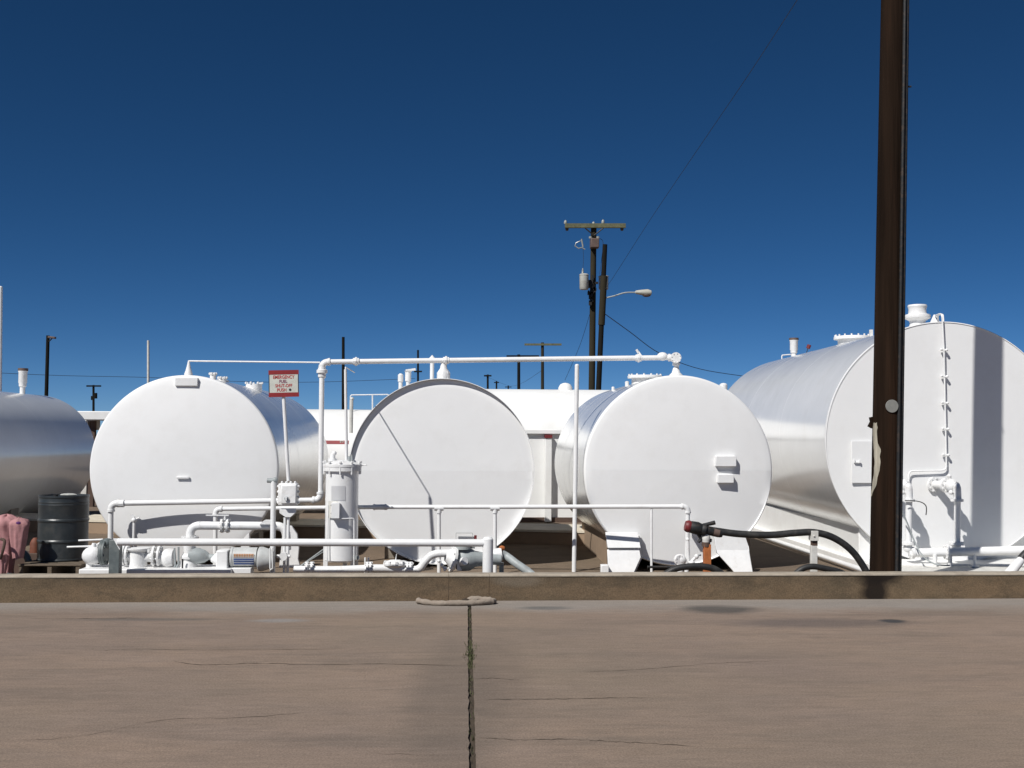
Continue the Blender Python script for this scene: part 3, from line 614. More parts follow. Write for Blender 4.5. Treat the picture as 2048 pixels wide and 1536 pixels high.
# instruction sheet, gauge tube, panel strip
def facing(px, py, off=.0): # point on the vessel skin
    a = W(px, py, Yf); dx = max(-rr * .98, min(rr * .98, a.x - c.x)); return Vector((c.x + dx, Yf - math.sqrt(rr * rr - dx * dx) - off, W(px, py, Yf - rr).z))
def sheet(px0, px1, py0, py1, off, nm, mt):
    m = MB(); vs = []; fs = []; n = 6
    for k in range(n + 1):
        x = px0 + (px1 - px0) * k / n
        for py in (py0, py1): vs.append(facing(x, py, off))
    for k in range(n): fs.append((2 * k, 2 * k + 2, 2 * k + 3, 2 * k + 1))
    m.add(vs, fs); build(nm, m, M[mt], fv)
sheet(666, 694, 972, 1001, .004, 'notice_sheet', 'plate'); sheet(660, 680, 1002, 1036, .03, 'instrument_plate', 'oldwhite')
p = facing(681, 1005, .05); q = facing(681, 1036, .05); build('instrument_box', MB().box((p + q) / 2 + Vector((-.03, .0, 0)), (.10, .08, (p - q).z)), M['white'], fv, .004)
for (x, y) in ((669, 1010), (669, 1026)): build('dial', MB().cyl(facing(x, y, .085), facing(x, y, .1), .014, n=12), M['steelgrey'], fv)
run(fv, [facing(684, 1037, .06), facing(708, 1037, .06) + Vector((.02, -.0, 0)), facing(708, 1085, .06) + Vector((.02, 0, 0)), Vector((facing(708, 1085, .06).x + .02, Yf - .15, .02))], .009, n=8, bead=False)
run(fv, [facing(660, 1010, .04), facing(659, 1090, .05), Vector((facing(659, 1090, .05).x, Yf - .22, .02))], .008, n=8, bead=False)
for (x, dy) in ((651, -.05), (705, -.08), (712, .15), (690, .2)):
    q = W(x, 1120, Yf + dy); build('leg', MB().box((q.x, Yf + dy, W(x, 1085, Yf).z / 2), (.05, .05, W(x, 1085, Yf).z)), M['white'], fv, .003)
q = W(709, 1115, Yf - .12); build('cleat', MB().box(q, (.12, .02, .045)), M['greypaint'], fv)
q = W(732, 1140, Yf - .1); build('drain_leg', MB().cyl(Vector((q.x - .02, Yf, .0)), Vector((q.x - .02, Yf, .26)), .012, n=8).cyl(Vector((q.x + .02, Yf, .0)), Vector((q.x + .02, Yf, .26)), .012, n=8), M['white'], fv)

# ------------------------------------------------------------------ explosion-proof switch box and sign
Yb = 13.5; u = U(Yb); bx = W(577, 1143, Yb)
sb = thing('switch_box', 'bulky white cast switch box with bolted lid on a stem, below the red bordered sign', 'switch box', (bx.x, Yb, 0))
a = W(560, 966, Yb); b = W(597, 1011, Yb)
build('box_body', MB().box(((a.x + b.x) / 2 - .01, Yb, (a.z + b.z) / 2), (b.x - a.x, .16, a.z - b.z)), M['cast'], sb, .018)
build('box_lid', MB().box(((a.x + b.x) / 2 + .012, Yb - .10, (a.z + b.z) / 2 + .005), ((b.x - a.x) * .82, .06, (a.z - b.z) * .84)), M['cast'], sb, .014)
m = MB()
for k in range(4):
    zz = b.z + (a.z - b.z) * (.14 + .24 * k); m.sphere((a.x - .01, Yb - .05, zz), .018, 8); m.sphere((b.x + .005, Yb - .05, zz), .018, 8)
for k in range(4): xx = a.x + (b.x - a.x) * (.15 + .23 * k); m.sphere((xx, Yb - .05, a.z + .01), .017, 8)
build('lid_bolts', m, M['cast'], sb, label='bolts round the edge of the box')['kind'] = 'stuff'
p = Vector(((a.x + b.x) / 2 - .01, Yb - .135, b.z + .09)); build('knob', MB().cyl(p, p - Vector((0, .015, 0)), .026, n=18), M['greypaint'], sb); build('switch_lever', MB().box(p - Vector((0, .022, 0)), (.016, .02, .045)), M['white'], sb, .003)
build('bracket', MB().prism(pxpoly([(559, 1017), (592, 1017), (592, 1024), (581, 1034), (571, 1034), (559, 1026)], Yb - .04), Yb - .04, .02), M['white'], sb)
for x in (570, 577): q = W(x, 1034, Yb); build('stem', MB().cyl((q.x, Yb, q.z), (q.x, Yb, 0), .017, n=10), M['white'], sb)
q = W(568, 1112, Yb - .05); build('junction_box', MB().cyl(q, q - Vector((0, .07, 0)), .05, n=16).cyl(q - Vector((.08, .03, 0)), q + Vector((.08, -.03, 0)), .02, n=8), M['cast'], sb)
sg = thing('sign', 'small square sign with red bands reading EMERGENCY FUEL SHUT-OFF PUSH, on a thin white pole', 'sign', W(577, 962, Yb))
build('sign_pole', MB().cyl(W(577, 962, Yb), W(567, 790, Yb), .022, n=10), M['white'], sg)
ctr = W(567.5, 767, Yb - .03); tilt = Matrix.Rotation(math.radians(-1.6), 3, 'Y')
sw, sh = 59 * u, 53 * u
build('panel', MB().box(ctr, (sw, .006, sh), tilt), M['signwhite'], sg)
for zz, hh in ((sh / 2 - 4.2 * u, 8.6 * u), (-sh / 2 + 4.2 * u, 8.6 * u)): build('red_band', MB().box(ctr + tilt @ Vector((0, -.001, zz)), (sw + .002, .008, hh), tilt), M['red'], sg)
for xx in (-1, 1): build('edge_strip', MB().box(ctr + tilt @ Vector((xx * (sw / 2 - .8 * u), -.0005, 0)), (1.6 * u, .0075, sh - 17 * u), tilt), M['dot'], sg)
def text(s, x, z, size, m, parent, c=ctr, R=tilt, sx=1.0, y=-.0045):
    cu = bpy.data.curves.new('t', 'FONT'); cu.body = s; cu.size = size; cu.align_x = 'CENTER'; cu.align_y = 'CENTER'; cu.extrude = .0006; cu.offset = size * .02
    to = bpy.data.objects.new('t', cu); C.objects.link(to); bpy.context.view_layer.update(); me = bpy.data.meshes.new_from_object(to.evaluated_get(bpy.context.evaluated_depsgraph_get())); bpy.data.objects.remove(to)
    for v in me.vertices:
        q = c + R @ Vector((v.co.x * sx + x, y - v.co.z, v.co.y + z)); v.co = q - org(parent)
    me.materials.clear(); me.materials.append(m); o = bpy.data.objects.new('lettering', me); C.objects.link(o); o.parent = parent; return o
text('EMERGENCY', 0, 12.5 * u, 9.4 * u, M['letter'], sg, sx=.78); text('FUEL', -1 * u, 4 * u, 8.6 * u, M['letterd'], sg, sx=.85)
text('SHUT-OFF', 0, -4.5 * u, 8.6 * u, M['letter'], sg, sx=.85); text('PUSH', -4 * u, -13 * u, 8.8 * u, M['letter'], sg, sx=.9)
p = ctr + tilt @ Vector((12.5 * u, -.004, -12.5 * u)); build('dot', MB().cyl(p, p - Vector((0, .002, 0)), 2.4 * u, n=16), M['dot'], sg)

# ------------------------------------------------------------------ pump pipework at the left
Ya = 13.3; u = U(Ya)
# suction elbow line in front of tank 1
s3 = thing('suction_line', 'thick white elbow pipe with a bolted coupling and lever above the guard rail', 'pipe', (W(380, 1100, 13.9).x, 13.9, 0))
run(s3, [W(380, 1100, 13.9), W(380, 1051, 13.9), W(572, 1052, 13.9), W(574, 1100, 13.9)], 8.2 * U(13.9), n=18, fr=.13, elbow=1.02, bead=False)
build('flange', MB().flange(W(380, 1076, 13.9), (0, 0, 1), 17 * U(13.9), .03, 8), M['cast'], s3)
q = W(450, 1051, 13.9)
m = MB().flange(q - Vector((.035, 0, 0)), (1, 0, 0), 15 * u, .025, 8, br=2 * u).flange(q + Vector((.035, 0, 0)), (1, 0, 0), 15 * u, .025, 8, br=2 * u); build('coupling', m, M['cast'], s3)
a = W(412, 1030, 13.85); b = W(458, 1031, 13.85); build('lever', MB().box((a + b) / 2, (b.x - a.x, .03, .014)).cyl(W(450, 1031, 13.85), W(450, 1040, 13.85), .014, n=8), M['cast'], s3)
build('lug', MB().prism(pxpoly([(520, 1048), (530, 1040), (548, 1040), (552, 1048)], 13.88), 13.82, .12), M['cast'], s3)
# small pipe with hook before tank 1
t = thing('sample_pipe', 'short thin white pipe with a small cock on top, left above the guard rail', 'pipe', (W(268, 1100, 14.5).x, 14.5, 0))
build('pipe', MB().cyl(W(268, 1045, 14.5), Vector((W(268, 1045, 14.5).x, 14.5, 0)), .017, n=10), M['white'], t)
q = W(268, 1040, 14.5); build('cock', MB().sphere(q, .035, 10).box(q + Vector((-.02, 0, .05)), (.06, .03, .03), Matrix.Rotation(.5, 3, 'Y')).cyl(q, q + Vector((.07, 0, .03)), .01, n=6), M['cast'], t)
# base rail slab under pumps
o = build('skid_base', MB().box(((W(172, 1140, Ya).x + W(470, 1140, Ya).x) / 2, Ya, .1), (W(470, 1140, Ya).x - W(172, 1140, Ya).x, .5, .205)), M['white'], bevel=.01, loc=(W(320, 1140, Ya).x, Ya, 0)); tag(o, 'long low white skid base under the pump and valves at left', 'base')
# gate valve, far left with two bar handles
gv = thing('gate_valve', 'squat white valve with two thin bar handles beside the black drum', 'valve', (W(188, 1143, Ya).x, Ya, 0))
q = W(186, 1111, Ya)
m = MB().sphere(q, 19 * u, 18, (1.1, 1, .95)).cyl(q, q + Vector((18 * u, 0, -2 * u)), 13 * u, n=18).cyl(q + Vector((-6 * u, 0, -8 * u)), Vector((q.x - 6 * u, q.y, .1)), 7 * u, n=12).cyl(q + Vector((0, 0, 10 * u)), q + Vector((2 * u, 0, 24 * u)), 7 * u, 4 * u, n=12); build('valve_body', m, M['cast'], gv)
build('handle_bar', MB().cyl(W(134, 1094, Ya), W(196, 1092, Ya), .011, n=8).cyl(W(180, 1098, Ya), W(204, 1084, Ya), .013, n=8), M['white'], gv)
build('handle_bar', MB().cyl(W(157, 1081, Ya), W(206, 1079, Ya), .011, n=8), M['white'], gv)
q = W(206, 1104, Ya); build('flange', MB().flange(q, (1, 0, 0), 25 * u, .03, 8, br=2.2 * u).flange(q + Vector((5 * u, 0, 0)), (1, 0, 0), 25 * u, .025, 8, br=2.2 * u), M['shadegrey'], gv)  # flange shading carried by the dark colour
q = W(214, 1086, Ya); build('bonnet', MB().sphere(q, 12 * u, 14, (1, 1, .8)), M['shadegrey'], gv)  # bonnet coloured dark for its shaded look
# strainer pot
st = thing('strainer', 'white upright strainer pot with flat bolted top, between pump flanges and guard rail post', 'strainer', (W(277, 1143, Ya).x, Ya, 0))
q = W(277, 1102, Ya); build('pot', MB().lathe([(.001, -.32), (17 * u, -.32), (17 * u, -.05), (16 * u, 0), (19 * u, .0), (22 * u, .02), (22 * u, .035), (.001, .04)], q, (0, 0, 1), 28), M['cast'], st)
build('side_arm', MB().cyl(q + Vector((8 * u, 0, -12 * u)), q + Vector((28 * u, 0, -10 * u)), 9 * u, 12 * u, n=16).cyl(q + Vector((-8 * u, 0, -12 * u)), q + Vector((-30 * u, 0, -10 * u)), 11 * u, n=16), M['cast'], st)
build('flange', MB().flange(q + Vector((-28 * u, 0, -8 * u)), (1, 0, 0), 19 * u, 5 * u, 8).flange(q + Vector((-21 * u, 0, -8 * u)), (1, 0, 0), 19 * u, 4 * u, 8), M['cast'], st)
build('lid_bolt', MB().box(q + Vector((-20 * u, -.05, 2 * u)), (6 * u, .03, 7 * u), Matrix.Rotation(.6, 3, 'Y')).box(q + Vector((21 * u, -.05, 1 * u)), (6 * u, .03, 6 * u)), M['cast'], st)
# pump 1 (round body right of the strainer)
pm = thing('pump', 'white cast pump with twin flanges and a curved bracket, under the guard rail at left', 'pump', (W(330, 1143, Ya).x, Ya, 0))
q = W(313, 1112, Ya); build('flange', MB().flange(q - Vector((4 * u, 0, 0)), (1, 0, 0), 20 * u, 4 * u, 8, br=2 * u).flange(q + Vector((6 * u, 0, 0)), (1, 0, 0), 20 * u, 4 * u, 8, br=2 * u), M['cast'], pm)
q = W(338, 1116, Ya); build('pump_body', MB().lathe([(13 * u, -22 * u), (13 * u, -12 * u), (17 * u, -8 * u), (19 * u, 0), (17 * u, 9 * u), (.001, 14 * u)], q, (1, 0, 0), 24).box(Vector((q.x, Ya, .1)), (30 * u, .2, .16)), M['cast'], pm)
pts = [W(349, 1096, Ya - .08), W(351, 1132, Ya - .08), W(345, 1139, Ya - .08)]; build('bracket_strap', MB().tube(fillet(pts, .03), .010, 8).tube([W(357, 1094, Ya - .08), W(357, 1128, Ya - .08), W(350, 1140, Ya - .08)], .012, 8), M['greypaint'], pm)
# pump 2: vertical body + coupling guard + motor
p2 = thing('vertical_pump', 'white vertical pump casing with a spout, right of the curved bracket under the guard rail', 'pump', (W(380, 1143, Ya).x, Ya, 0))
q = W(378, 1143, Ya); build('casing', MB().lathe([(14 * u, -.05), (15 * u, 12 * u), (12 * u, 22 * u), (16 * u, 26 * u), (16 * u, 30 * u), (11 * u, 36 * u), (12 * u, 52 * u)], q, (0, 0, 1), 24).box(q + Vector((-14 * u, -.02, 8 * u)), (6 * u, .1, 26 * u)), M['cast'], p2)
build('slot', MB().box(W(365, 1130, Ya - .13), (3 * u, .01, 24 * u)), M['blackiron'], p2)
q = W(398, 1112, Ya); build('spout', MB().lathe([(16 * u, -18 * u), (16 * u, 0), (12 * u, 12 * u), (6 * u, 20 * u), (6 * u, 32 * u)], q, (1, 0, -.08), 20), M['greypaint'], p2)  # grey stands in for the dark shading on the white pump's right side
build('foot', MB().box(W(390, 1140, Ya - .02), (14 * u, .12, 8 * u)), M['cast'], p2, .004)
mt_ = thing('electric_motor', 'electric motor with an orange and blue label under the guard rail', 'motor', (W(490, 1143, Ya).x, Ya, 0))
a = W(437, 1099, Ya); b = W(459, 1150, Ya); build('coupling_guard', MB().box(((a.x + b.x) / 2, Ya, a.z / 2), (b.x - a.x, .26, a.z)), M['white'], mt_, .012)
q = W(437, 1118, Ya); build('bearing_flange', MB().lathe([(6 * u, -14 * u), (9 * u, -8 * u), (13 * u, -4 * u), (14 * u, 0)], q, (1, 0, 0), 20), M['cast'], mt_)
q = W(462, 1114, Ya); rm = 19 * u; build('housing', MB().lathe([(rm * .9, 0), (rm * 1.05, 1 * u), (rm * 1.05, 5 * u), (rm, 6 * u), (rm, 52 * u)], q, (1, 0, 0), 32), M['motor'], mt_)
def band(x0, x1, z0, z1, nm, mt, off=.002):
    vs = []; fs = []; n = 5
    for k in range(n + 1):
        z = z0 + (z1 - z0) * k / n; y = -math.sqrt(max(0, rm * rm - z * z)) - off
        for x in (x0, x1): vs.append(q + Vector((x * u, y, z)))
    for k in range(n): fs.append((2 * k, 2 * k + 1, 2 * k + 3, 2 * k + 2))
    build(nm, MB().add(vs, fs), M[mt], mt_)
band(9, 48, 1.5 * u, 8 * u, 'orange_label', 'orange'); band(9, 48, -13 * u, 0 * u, 'blue_label', 'blue')
m = MB()
for k in range(9): m.box(q + Vector((9 * u + k * 4.8 * u, -rm - .004, 4.5 * u)), (.004, .004, 7 * u))
for k in (-9, -5, -1, 3, 6): m.box(q + Vector((28 * u, -math.sqrt(rm * rm - (k * u) ** 2) - .004, k * u)), (39 * u, .003, .004))
build('label_grid', m, M['signwhite'], mt_)
q2 = W(517, 1118, Ya); build('end_cover', MB().lathe([(21 * u, 0), (24 * u, 2 * u), (24 * u, 8 * u), (20 * u, 20 * u), (17 * u, 30 * u), (.001, 32 * u)], q2, (1, 0, 0), 32), M['motor'], mt_)
build('motor_foot', MB().box(((W(469, 1140, Ya).x + W(506, 1140, Ya).x) / 2, Ya - .05, W(0, 1133, Ya).z / 2), (37 * u, .2, W(0, 1133, Ya).z)), M['white'], mt_, .008)
build('strap', MB().tube([W(540, 1096, Ya - .15), W(540, 1137, Ya - .15)], .008, 6).tube([W(545, 1096, Ya - .15), W(545, 1137, Ya - .15)], .008, 6), M['white'], mt_)
# thin braces in the dark gap
o = build('brace_rod', MB().cyl(W(597, 1135, 14.4), W(648, 1098, 14.6), .010, n=6).cyl(W(600, 1133, 14.4), W(651, 1101, 14.6), .006, n=6), M['greypaint'], loc=W(597, 1135, 14.4)); tag(o, 'thin grey brace rods slanting in the dark gap left of the filter', 'rod')

# ------------------------------------------------------------------ low pipe along the wall, right of filter
Yl = 13.1; u = U(Yl)
lp = thing('low_discharge_pipe', 'low white pipe with flanges lying just behind the wall beneath the filter', 'pipe', (W(700, 1143, Yl).x, Yl, 0))
run(lp, [W(588, 1139, Yl), W(672, 1140, Yl), W(760, 1136, Yl), W(838, 1141, Yl), W(850, 1122, Yl), W(866, 1107, Yl), W(908, 1106, Yl)], 7.5 * u, n=16, fr=.1, elbow=1.03, bead=False)
for px in (614, 624, 735, 741, 815, 821): build('flange', MB().flange(W(px, 1136, Yl), (1, 0, 0), 12.5 * u, 4 * u, 6, br=2 * u), M['cast'], lp)
q = W(790, 1128, Yl); m = MB().sphere(q, 16 * u, 14, (1.5, 1, .55))
for k in range(9): th = 2 * PI * k / 9; m.box(q + Vector((math.cos(th) * 20 * u, math.sin(th) * 14 * u, 3 * u)), (5 * u, 5 * u, 6 * u), Matrix.Rotation(th, 3, 'Z'))
m.cyl(q, q + Vector((3 * u, 0, 20 * u)), .01, .004, n=6); m.box(q + Vector((20 * u, 0, 4 * u)), (34 * u, .03, 3 * u), Matrix.Rotation(.18, 3, 'Y')); build('control_valve', m, M['cast'], lp)
# pump 3 right of it
p3 = thing('transfer_pump', 'grey and white pump with a tilted round flange, left of the guard rail end post', 'pump', (W(930, 1143, Yl).x, Yl, 0))
q = W(906, 1117, Yl); ax = Vector((1, .25, -.22)).normalized(); build('inlet_flange', MB().flange(q, ax, 26 * u, 5 * u, 8, br=2.4 * u).lathe([(8 * u, -16 * u), (13 * u, -10 * u), (22 * u, -2 * u)], q, ax, 24), M['cast'], p3)
q = W(936, 1118, Yl + .05); build('pump_body', MB().lathe([(20 * u, -24 * u), (24 * u, -12 * u), (23 * u, 4 * u), (16 * u, 14 * u), (12 * u, 40 * u), (12 * u, 66 * u)], q, (1, .05, 0), 28).box((q.x + 10 * u, Yl + .05, .06), (90 * u, .3, .12)), M['greypaint'], p3)
build('top_flange', MB().cyl(W(926, 1098, Yl), W(926, 1091, Yl), 17 * u, n=20).cyl(W(926, 1091, Yl), W(950, 1094, Yl), .02, n=8), M['greypaint'], p3)
build('port', MB().cyl(W(921, 1124, Yl - .05), W(930, 1122, Yl - .12), 8 * u, n=14), M['cast'], p3)
build('gusset', MB().prism(pxpoly([(914, 1122), (924, 1141), (914, 1141)], Yl - .1), Yl - .1, .02), M['white'], p3)
q = W(986, 1111, Yl + .1); build('outlet_stub', MB().cyl(q, q + Vector((18 * u, 0, 3 * u)), 13 * u, n=18), M['white'], p3)
build('red_collar', MB().sphere(W(1004, 1096, Yl + .1), 5 * u, 10, (1.3, 1, 1)), M['rust'], p3)
m = MB()
for (x, y) in ((878, 1122), (884, 1130), (891, 1137)): m.sphere(W(x, y, Yl - .1), 4 * u, 8)
m.cyl(W(880, 1120, Yl - .1), W(890, 1142, Yl - .1), .012, n=8); build('drain_cock', m, M['cast'], p3)
o = build('grey_hose', MB().tube(smooth([W(1003, 1107, Yl + .1), W(1014, 1113, Yl + .1), W(1034, 1128, Yl), W(1056, 1143, Yl - .05), W(1070, 1155, Yl - .1)], 4), 8 * u, 14), M['greypaint'], loc=W(1003, 1107, Yl + .1)); tag(o, 'grey hose sloping down from the pump outlet, right of the guard rail end post', 'hose')
t = thing('small_support', 'small grey pipe stand under the sloping grey hose', 'stand', (W(1003, 1143, Yl + .25).x, Yl + .25, 0)); q = W(1003, 1125, Yl + .25); build('stem', MB().cyl((q.x, q.y, 0), q, .03, n=10), M['greypaint'], t); build('foot', MB().box((q.x, q.y, .05), (70 * u, .2, .1)), M['greypaint'], t)

# ------------------------------------------------------------------ hose and its stands (right of tank 3)
Yh = 13.1; u = U(Yh)
pth = smooth([W(1404, 1057, Yh), W(1440, 1063, Yh), W(1480, 1068, Yh), W(1540, 1070, Yh), W(1590, 1066, Yh), W(1630, 1065, Yh), W(1668, 1076, Yh), W(1704, 1102, Yh), W(1732, 1142, Yh), W(1748, 1180, Yh)], 6)
hs = thing('fuel_hose', 'thick black hose hanging over two stands, its red capped nozzle pointing left', 'hose', W(1404, 1057, Yh))
build('hose', MB().tube(pth, 7.0 * u, 16), M['black'], hs)
a = W(1378, 1053, Yh); d = (W(1410, 1060, Yh) - a).normalized()
build('nozzle_body', MB().lathe([(9 * u, -4 * u), (12 * u, 0), (13 * u, 14 * u), (11 * u, 22 * u), (13 * u, 25 * u), (13 * u, 30 * u), (9 * u, 34 * u), (8.5 * u, 62 * u), (7.2 * u, 66 * u)], a + d * 3 * u, d, 20), M['blackiron'], hs)
build('dust_cap', MB().lathe([(.001, -9 * u), (10 * u, -8 * u), (12 * u, -4 * u), (12.5 * u, 0), (10 * u, 5 * u)], a, d, 20), M['redcap'], hs)
build('hose_clamp', MB().cyl(a + d * 50 * u, a + d * 62 * u, 9 * u, n=16), M['brownmetal'], hs)
build('lever_handle', MB().cyl(W(1402, 1053, Yh - .02), W(1409, 1050, Yh - .02), .01, n=6).cyl(W(1409, 1050, Yh - .02), W(1430, 1045, Yh - .02), .022, .026, n=12), M['blackiron'], hs)
build('trigger_guard', MB().tube(smooth([W(1396, 1068, Yh), W(1402, 1078, Yh), W(1396, 1084, Yh)], 4), .02, 8), M['blackiron'], hs)
r1 = thing('rusty_stand', 'rusty orange post holding up the black hose near its nozzle', 'stand', (W(1413, 1143, Yh).x, Yh, 0))
q = W(1412, 1070, Yh); build('upper_sleeve', MB().lathe([(7 * u, -22 * u), (8 * u, -10 * u), (9 * u, -6 * u), (7 * u, 0), (4 * u, 4 * u)], q, (0, 0, 1), 14), M['oldwhite'], r1)
build('post', MB().box(((W(1414, 1130, Yh)).x, Yh, W(0, 1086, Yh).z / 2), (14 * u, 14 * u, W(0, 1086, Yh).z)), M['rust'], r1, .004)
build('clamp_ring', MB().cyl(W(1412, 1093, Yh), W(1412, 1084, Yh), 8.5 * u, n=14), M['darkrust'], r1); build('thumb_screw', MB().cyl(W(1416, 1080, Yh), W(1423, 1081, Yh), .022, n=10), M['blackiron'], r1)
r2 = thing('white_stand', 'off-white post with a bolted clamp holding the black hose at its highest bend', 'stand', (W(1627, 1143, Yh).x, Yh, 0))
q = W(1627, 1073, Yh); build('post', MB().box((q.x, Yh, W(0, 1088, Yh).z / 2), (12 * u, 12 * u, W(0, 1088, Yh).z)), M['oldwhite'], r2, .004)
build('hose_clamp', MB().box((q.x, Yh, q.z + 2 * u), (14 * u, 20 * u, 20 * u)).sphere((q.x - 2 * u, Yh - 11 * u, q.z + 2 * u), 2 * u, 8), M['oldwhite'], r2, .006)
build('wedge', MB().box((q.x + u, Yh, q.z - 13 * u), (11 * u, 12 * u, 10 * u)), M['darkrust'], r2)
for lab, P, r in (('black hose lying in a low arc just behind the wall beneath the rusty stand', [(1325, 1152), (1350, 1138), (1378, 1133), (1405, 1133), (1428, 1138), (1450, 1152)], 6.5), ('low black hose loop at the foot of the off-white stand', [(1585, 1153), (1604, 1138), (1625, 1133), (1650, 1137), (1680, 1144), (1700, 1156)], 6)):
    P = smooth([W(a, b, 12.9) for a, b in P], 5); o = build('hose_coil', MB().tube(P, r * u, 12), M['black'], loc=P[0]); tag(o, lab, 'hose')
# white valve cluster left of the rusty stand
vc = thing('drain_valve', 'small white valve with a round body on the floor, left of the rusty stand', 'valve', (W(1366, 1143, 13.5).x, 13.5, 0)); u2 = U(13.5)
q = W(1360, 1120, 13.5); build('valve_body', MB().sphere(q, 12 * u2, 16, (1.1, 1, 1)).flange(q + Vector((-3 * u2, -10 * u2, 0)), (.4, -1, .1), 11 * u2, .02, 8).cyl(q, Vector((q.x, q.y, 0)), 7 * u2, n=12), M['cast'], vc)
m = MB().cyl(W(1377, 1125, 13.5), W(1375, 1078, 13.5), 3.6 * u2, n=10).sphere(W(1375, 1079, 13.5), 4.5 * u2, 10).cyl(W(1380, 1126, 13.45), W(1392, 1114, 13.45), 3 * u2, n=8).sphere(W(1384, 1126, 13.45), 6 * u2, 10).sphere(W(1393, 1113, 13.45), 5 * u2, 10); build('riser', m, M['cast'], vc)
m = MB().cyl(W(1393, 1111, 13.45), W(1402, 1110, 13.45), 1.6 * u2, n=8); build('stub', m, M['greypaint'], vc)
build('cross_pipe', MB().cyl(W(1295, 1134, 13.9), W(1360, 1134, 13.9), .016, n=8), M['blackiron'], vc)
# box behind nozzle (white top with grey shadowed body) on the face of tank 3
plate(T3, 1378, 1044, 1392, 1058, 14.35, .12, 'junction_box', bevel=.005)

# ------------------------------------------------------------------ valve risers before tank 4
def riser(label, px, Yv, ptop, lbl_blk=None):
    u = U(Yv) * 1.05; t = thing('valve_riser', label, 'valve', (W(px, 1143, Yv).x, Yv, 0), group='valve risers on the largest tank')
    top = W(px, 972, Yv); xs = top.x; face = 15.2
    d = Vector((-.12, face - Yv, 0)); back = Vector((xs, Yv, top.z)) + d
    build('nozzle', MB().cyl(top, back, 7.5 * u, n=16).flange(back - d.normalized() * .02, d, 15 * u, .03, 8, br=1.7 * u).flange(top + d * .45, d, 14 * u, .045, 8, br=1.7 * u), M['cast'], t)
    m = MB().sphere(top + d * .22, 12 * u, 14, (1, 1, 1.1)); m.cyl(top + d * .22, top + d * .22 + Vector((-.03, 0, .12)), 4 * u, 3 * u, n=10); m.sphere(top + d * .22 + Vector((-.03, 0, .13)), 4.5 * u, 8); build('valve_body', m, M['cast'], t)
    pts = fillet([top + d * .2, top + Vector((0, 0, 0)), W(px + 1, 1000, Yv)], .12); build('elbow', MB().tube(pts, 7.4 * u, 16), M['cast'], t)
    build('pipe', MB().cyl(W(px + 1, 996, Yv), W(px, 1088, Yv), 6.2 * u, n=16), M['white'], t)
    m = MB().cyl(W(px, 1003, Yv), W(px, 998, Yv), 12 * u, n=16); m.sphere(W(px - 12, 985, Yv), 5 * u, 8); build('collar', m, M['cast'], t)
    m = MB().flange(W(px - 1, 1087, Yv), (0, 0, 1), 14 * u, .03, 8); m.sphere(W(px - 1, 1096, Yv), 9 * u, 12); build('bottom_flange', m, M['cast'], t)
    return t
v1 = riser('white valve and riser pipe standing immediately right of the dark wooden pole', 1817, 14.72, 960)
v2 = riser('white valve and riser pipe in the pole shadow, right of the other riser', 1914, 14.72, 960)
build('cable', MB().tube(smooth([W(1810, 1001, 14.6), W(1838, 1003, 14.6), W(1852, 1012, 14.6), W(1852, 1030, 14.6)], 5), .007, 6), M['blackiron'], v1)
tag(build('slant_cable', MB().tube(smooth([W(1797, 1010, 14.5), W(1812, 1040, 14.5), W(1830, 1085, 14.5), W(1846, 1112, 14.4), W(1870, 1128, 14.3), W(1900, 1131, 14.2)], 5), .010, 6), M['greypaint'], loc=W(1797, 1010, 14.5)), 'thin grey cable slanting down past the riser right of the pole to the floor', 'cable')
hp = thing('header_pipe', 'thick white horizontal header pipe low before the largest tank, left end in shade', 'pipe', (W(1900, 1143, 14.5).x, 14.5, 0)); u = U(14.5) * 1.05
build('pipe', MB().cyl(W(1818, 1106, 14.72), W(2110, 1099, 14.3), 8.5 * u, n=20), M['white'], hp)
build('flange', MB().flange(W(1893, 1104, 14.6), (1, 0, 0), 15 * u, .03, 8).flange(W(1824, 1106, 14.7), (1, 0, 0), 12 * u, .04, 6), M['cast'], hp)
m = MB().cyl(W(1949, 1108, 14.5), Vector((W(1949, 1108, 14.5).x, 14.5, .05)), 3 * u, n=10); m.box((W(1949, 1138, 14.5).x, 14.5, .08), (.08, .08, .03)); build('support_leg', m, M['cast'], hp)
for px in (1900, 1870): q = W(px, 1118, 14.6); build('support_leg', MB().cyl(W(px, 1108, 14.6), (q.x, 14.6, .05), 4 * u, n=10), M['cast'], hp)
q = W(2046, 1112, 13.4); t = tag(build('black_hose_end', MB().tube(smooth([W(2040, 1122, 13.4), W(2047, 1112, 13.4), W(2062, 1100, 13.4), W(2090, 1090, 13.4)], 4), .05, 12), M['black'], loc=q), 'end of a black hose just entering at the right edge above the wall', 'hose')
o = build('white_hose_end', MB().tube([W(2042, 1120, 13.35), W(2028, 1136, 13.3), W(2018, 1150, 13.3)], [.05, .06, .07], 12), M['white'], loc=W(2030, 1136, 13.3)); tag(o, 'white pipe end slanting down beneath the black hose at the right edge', 'pipe')

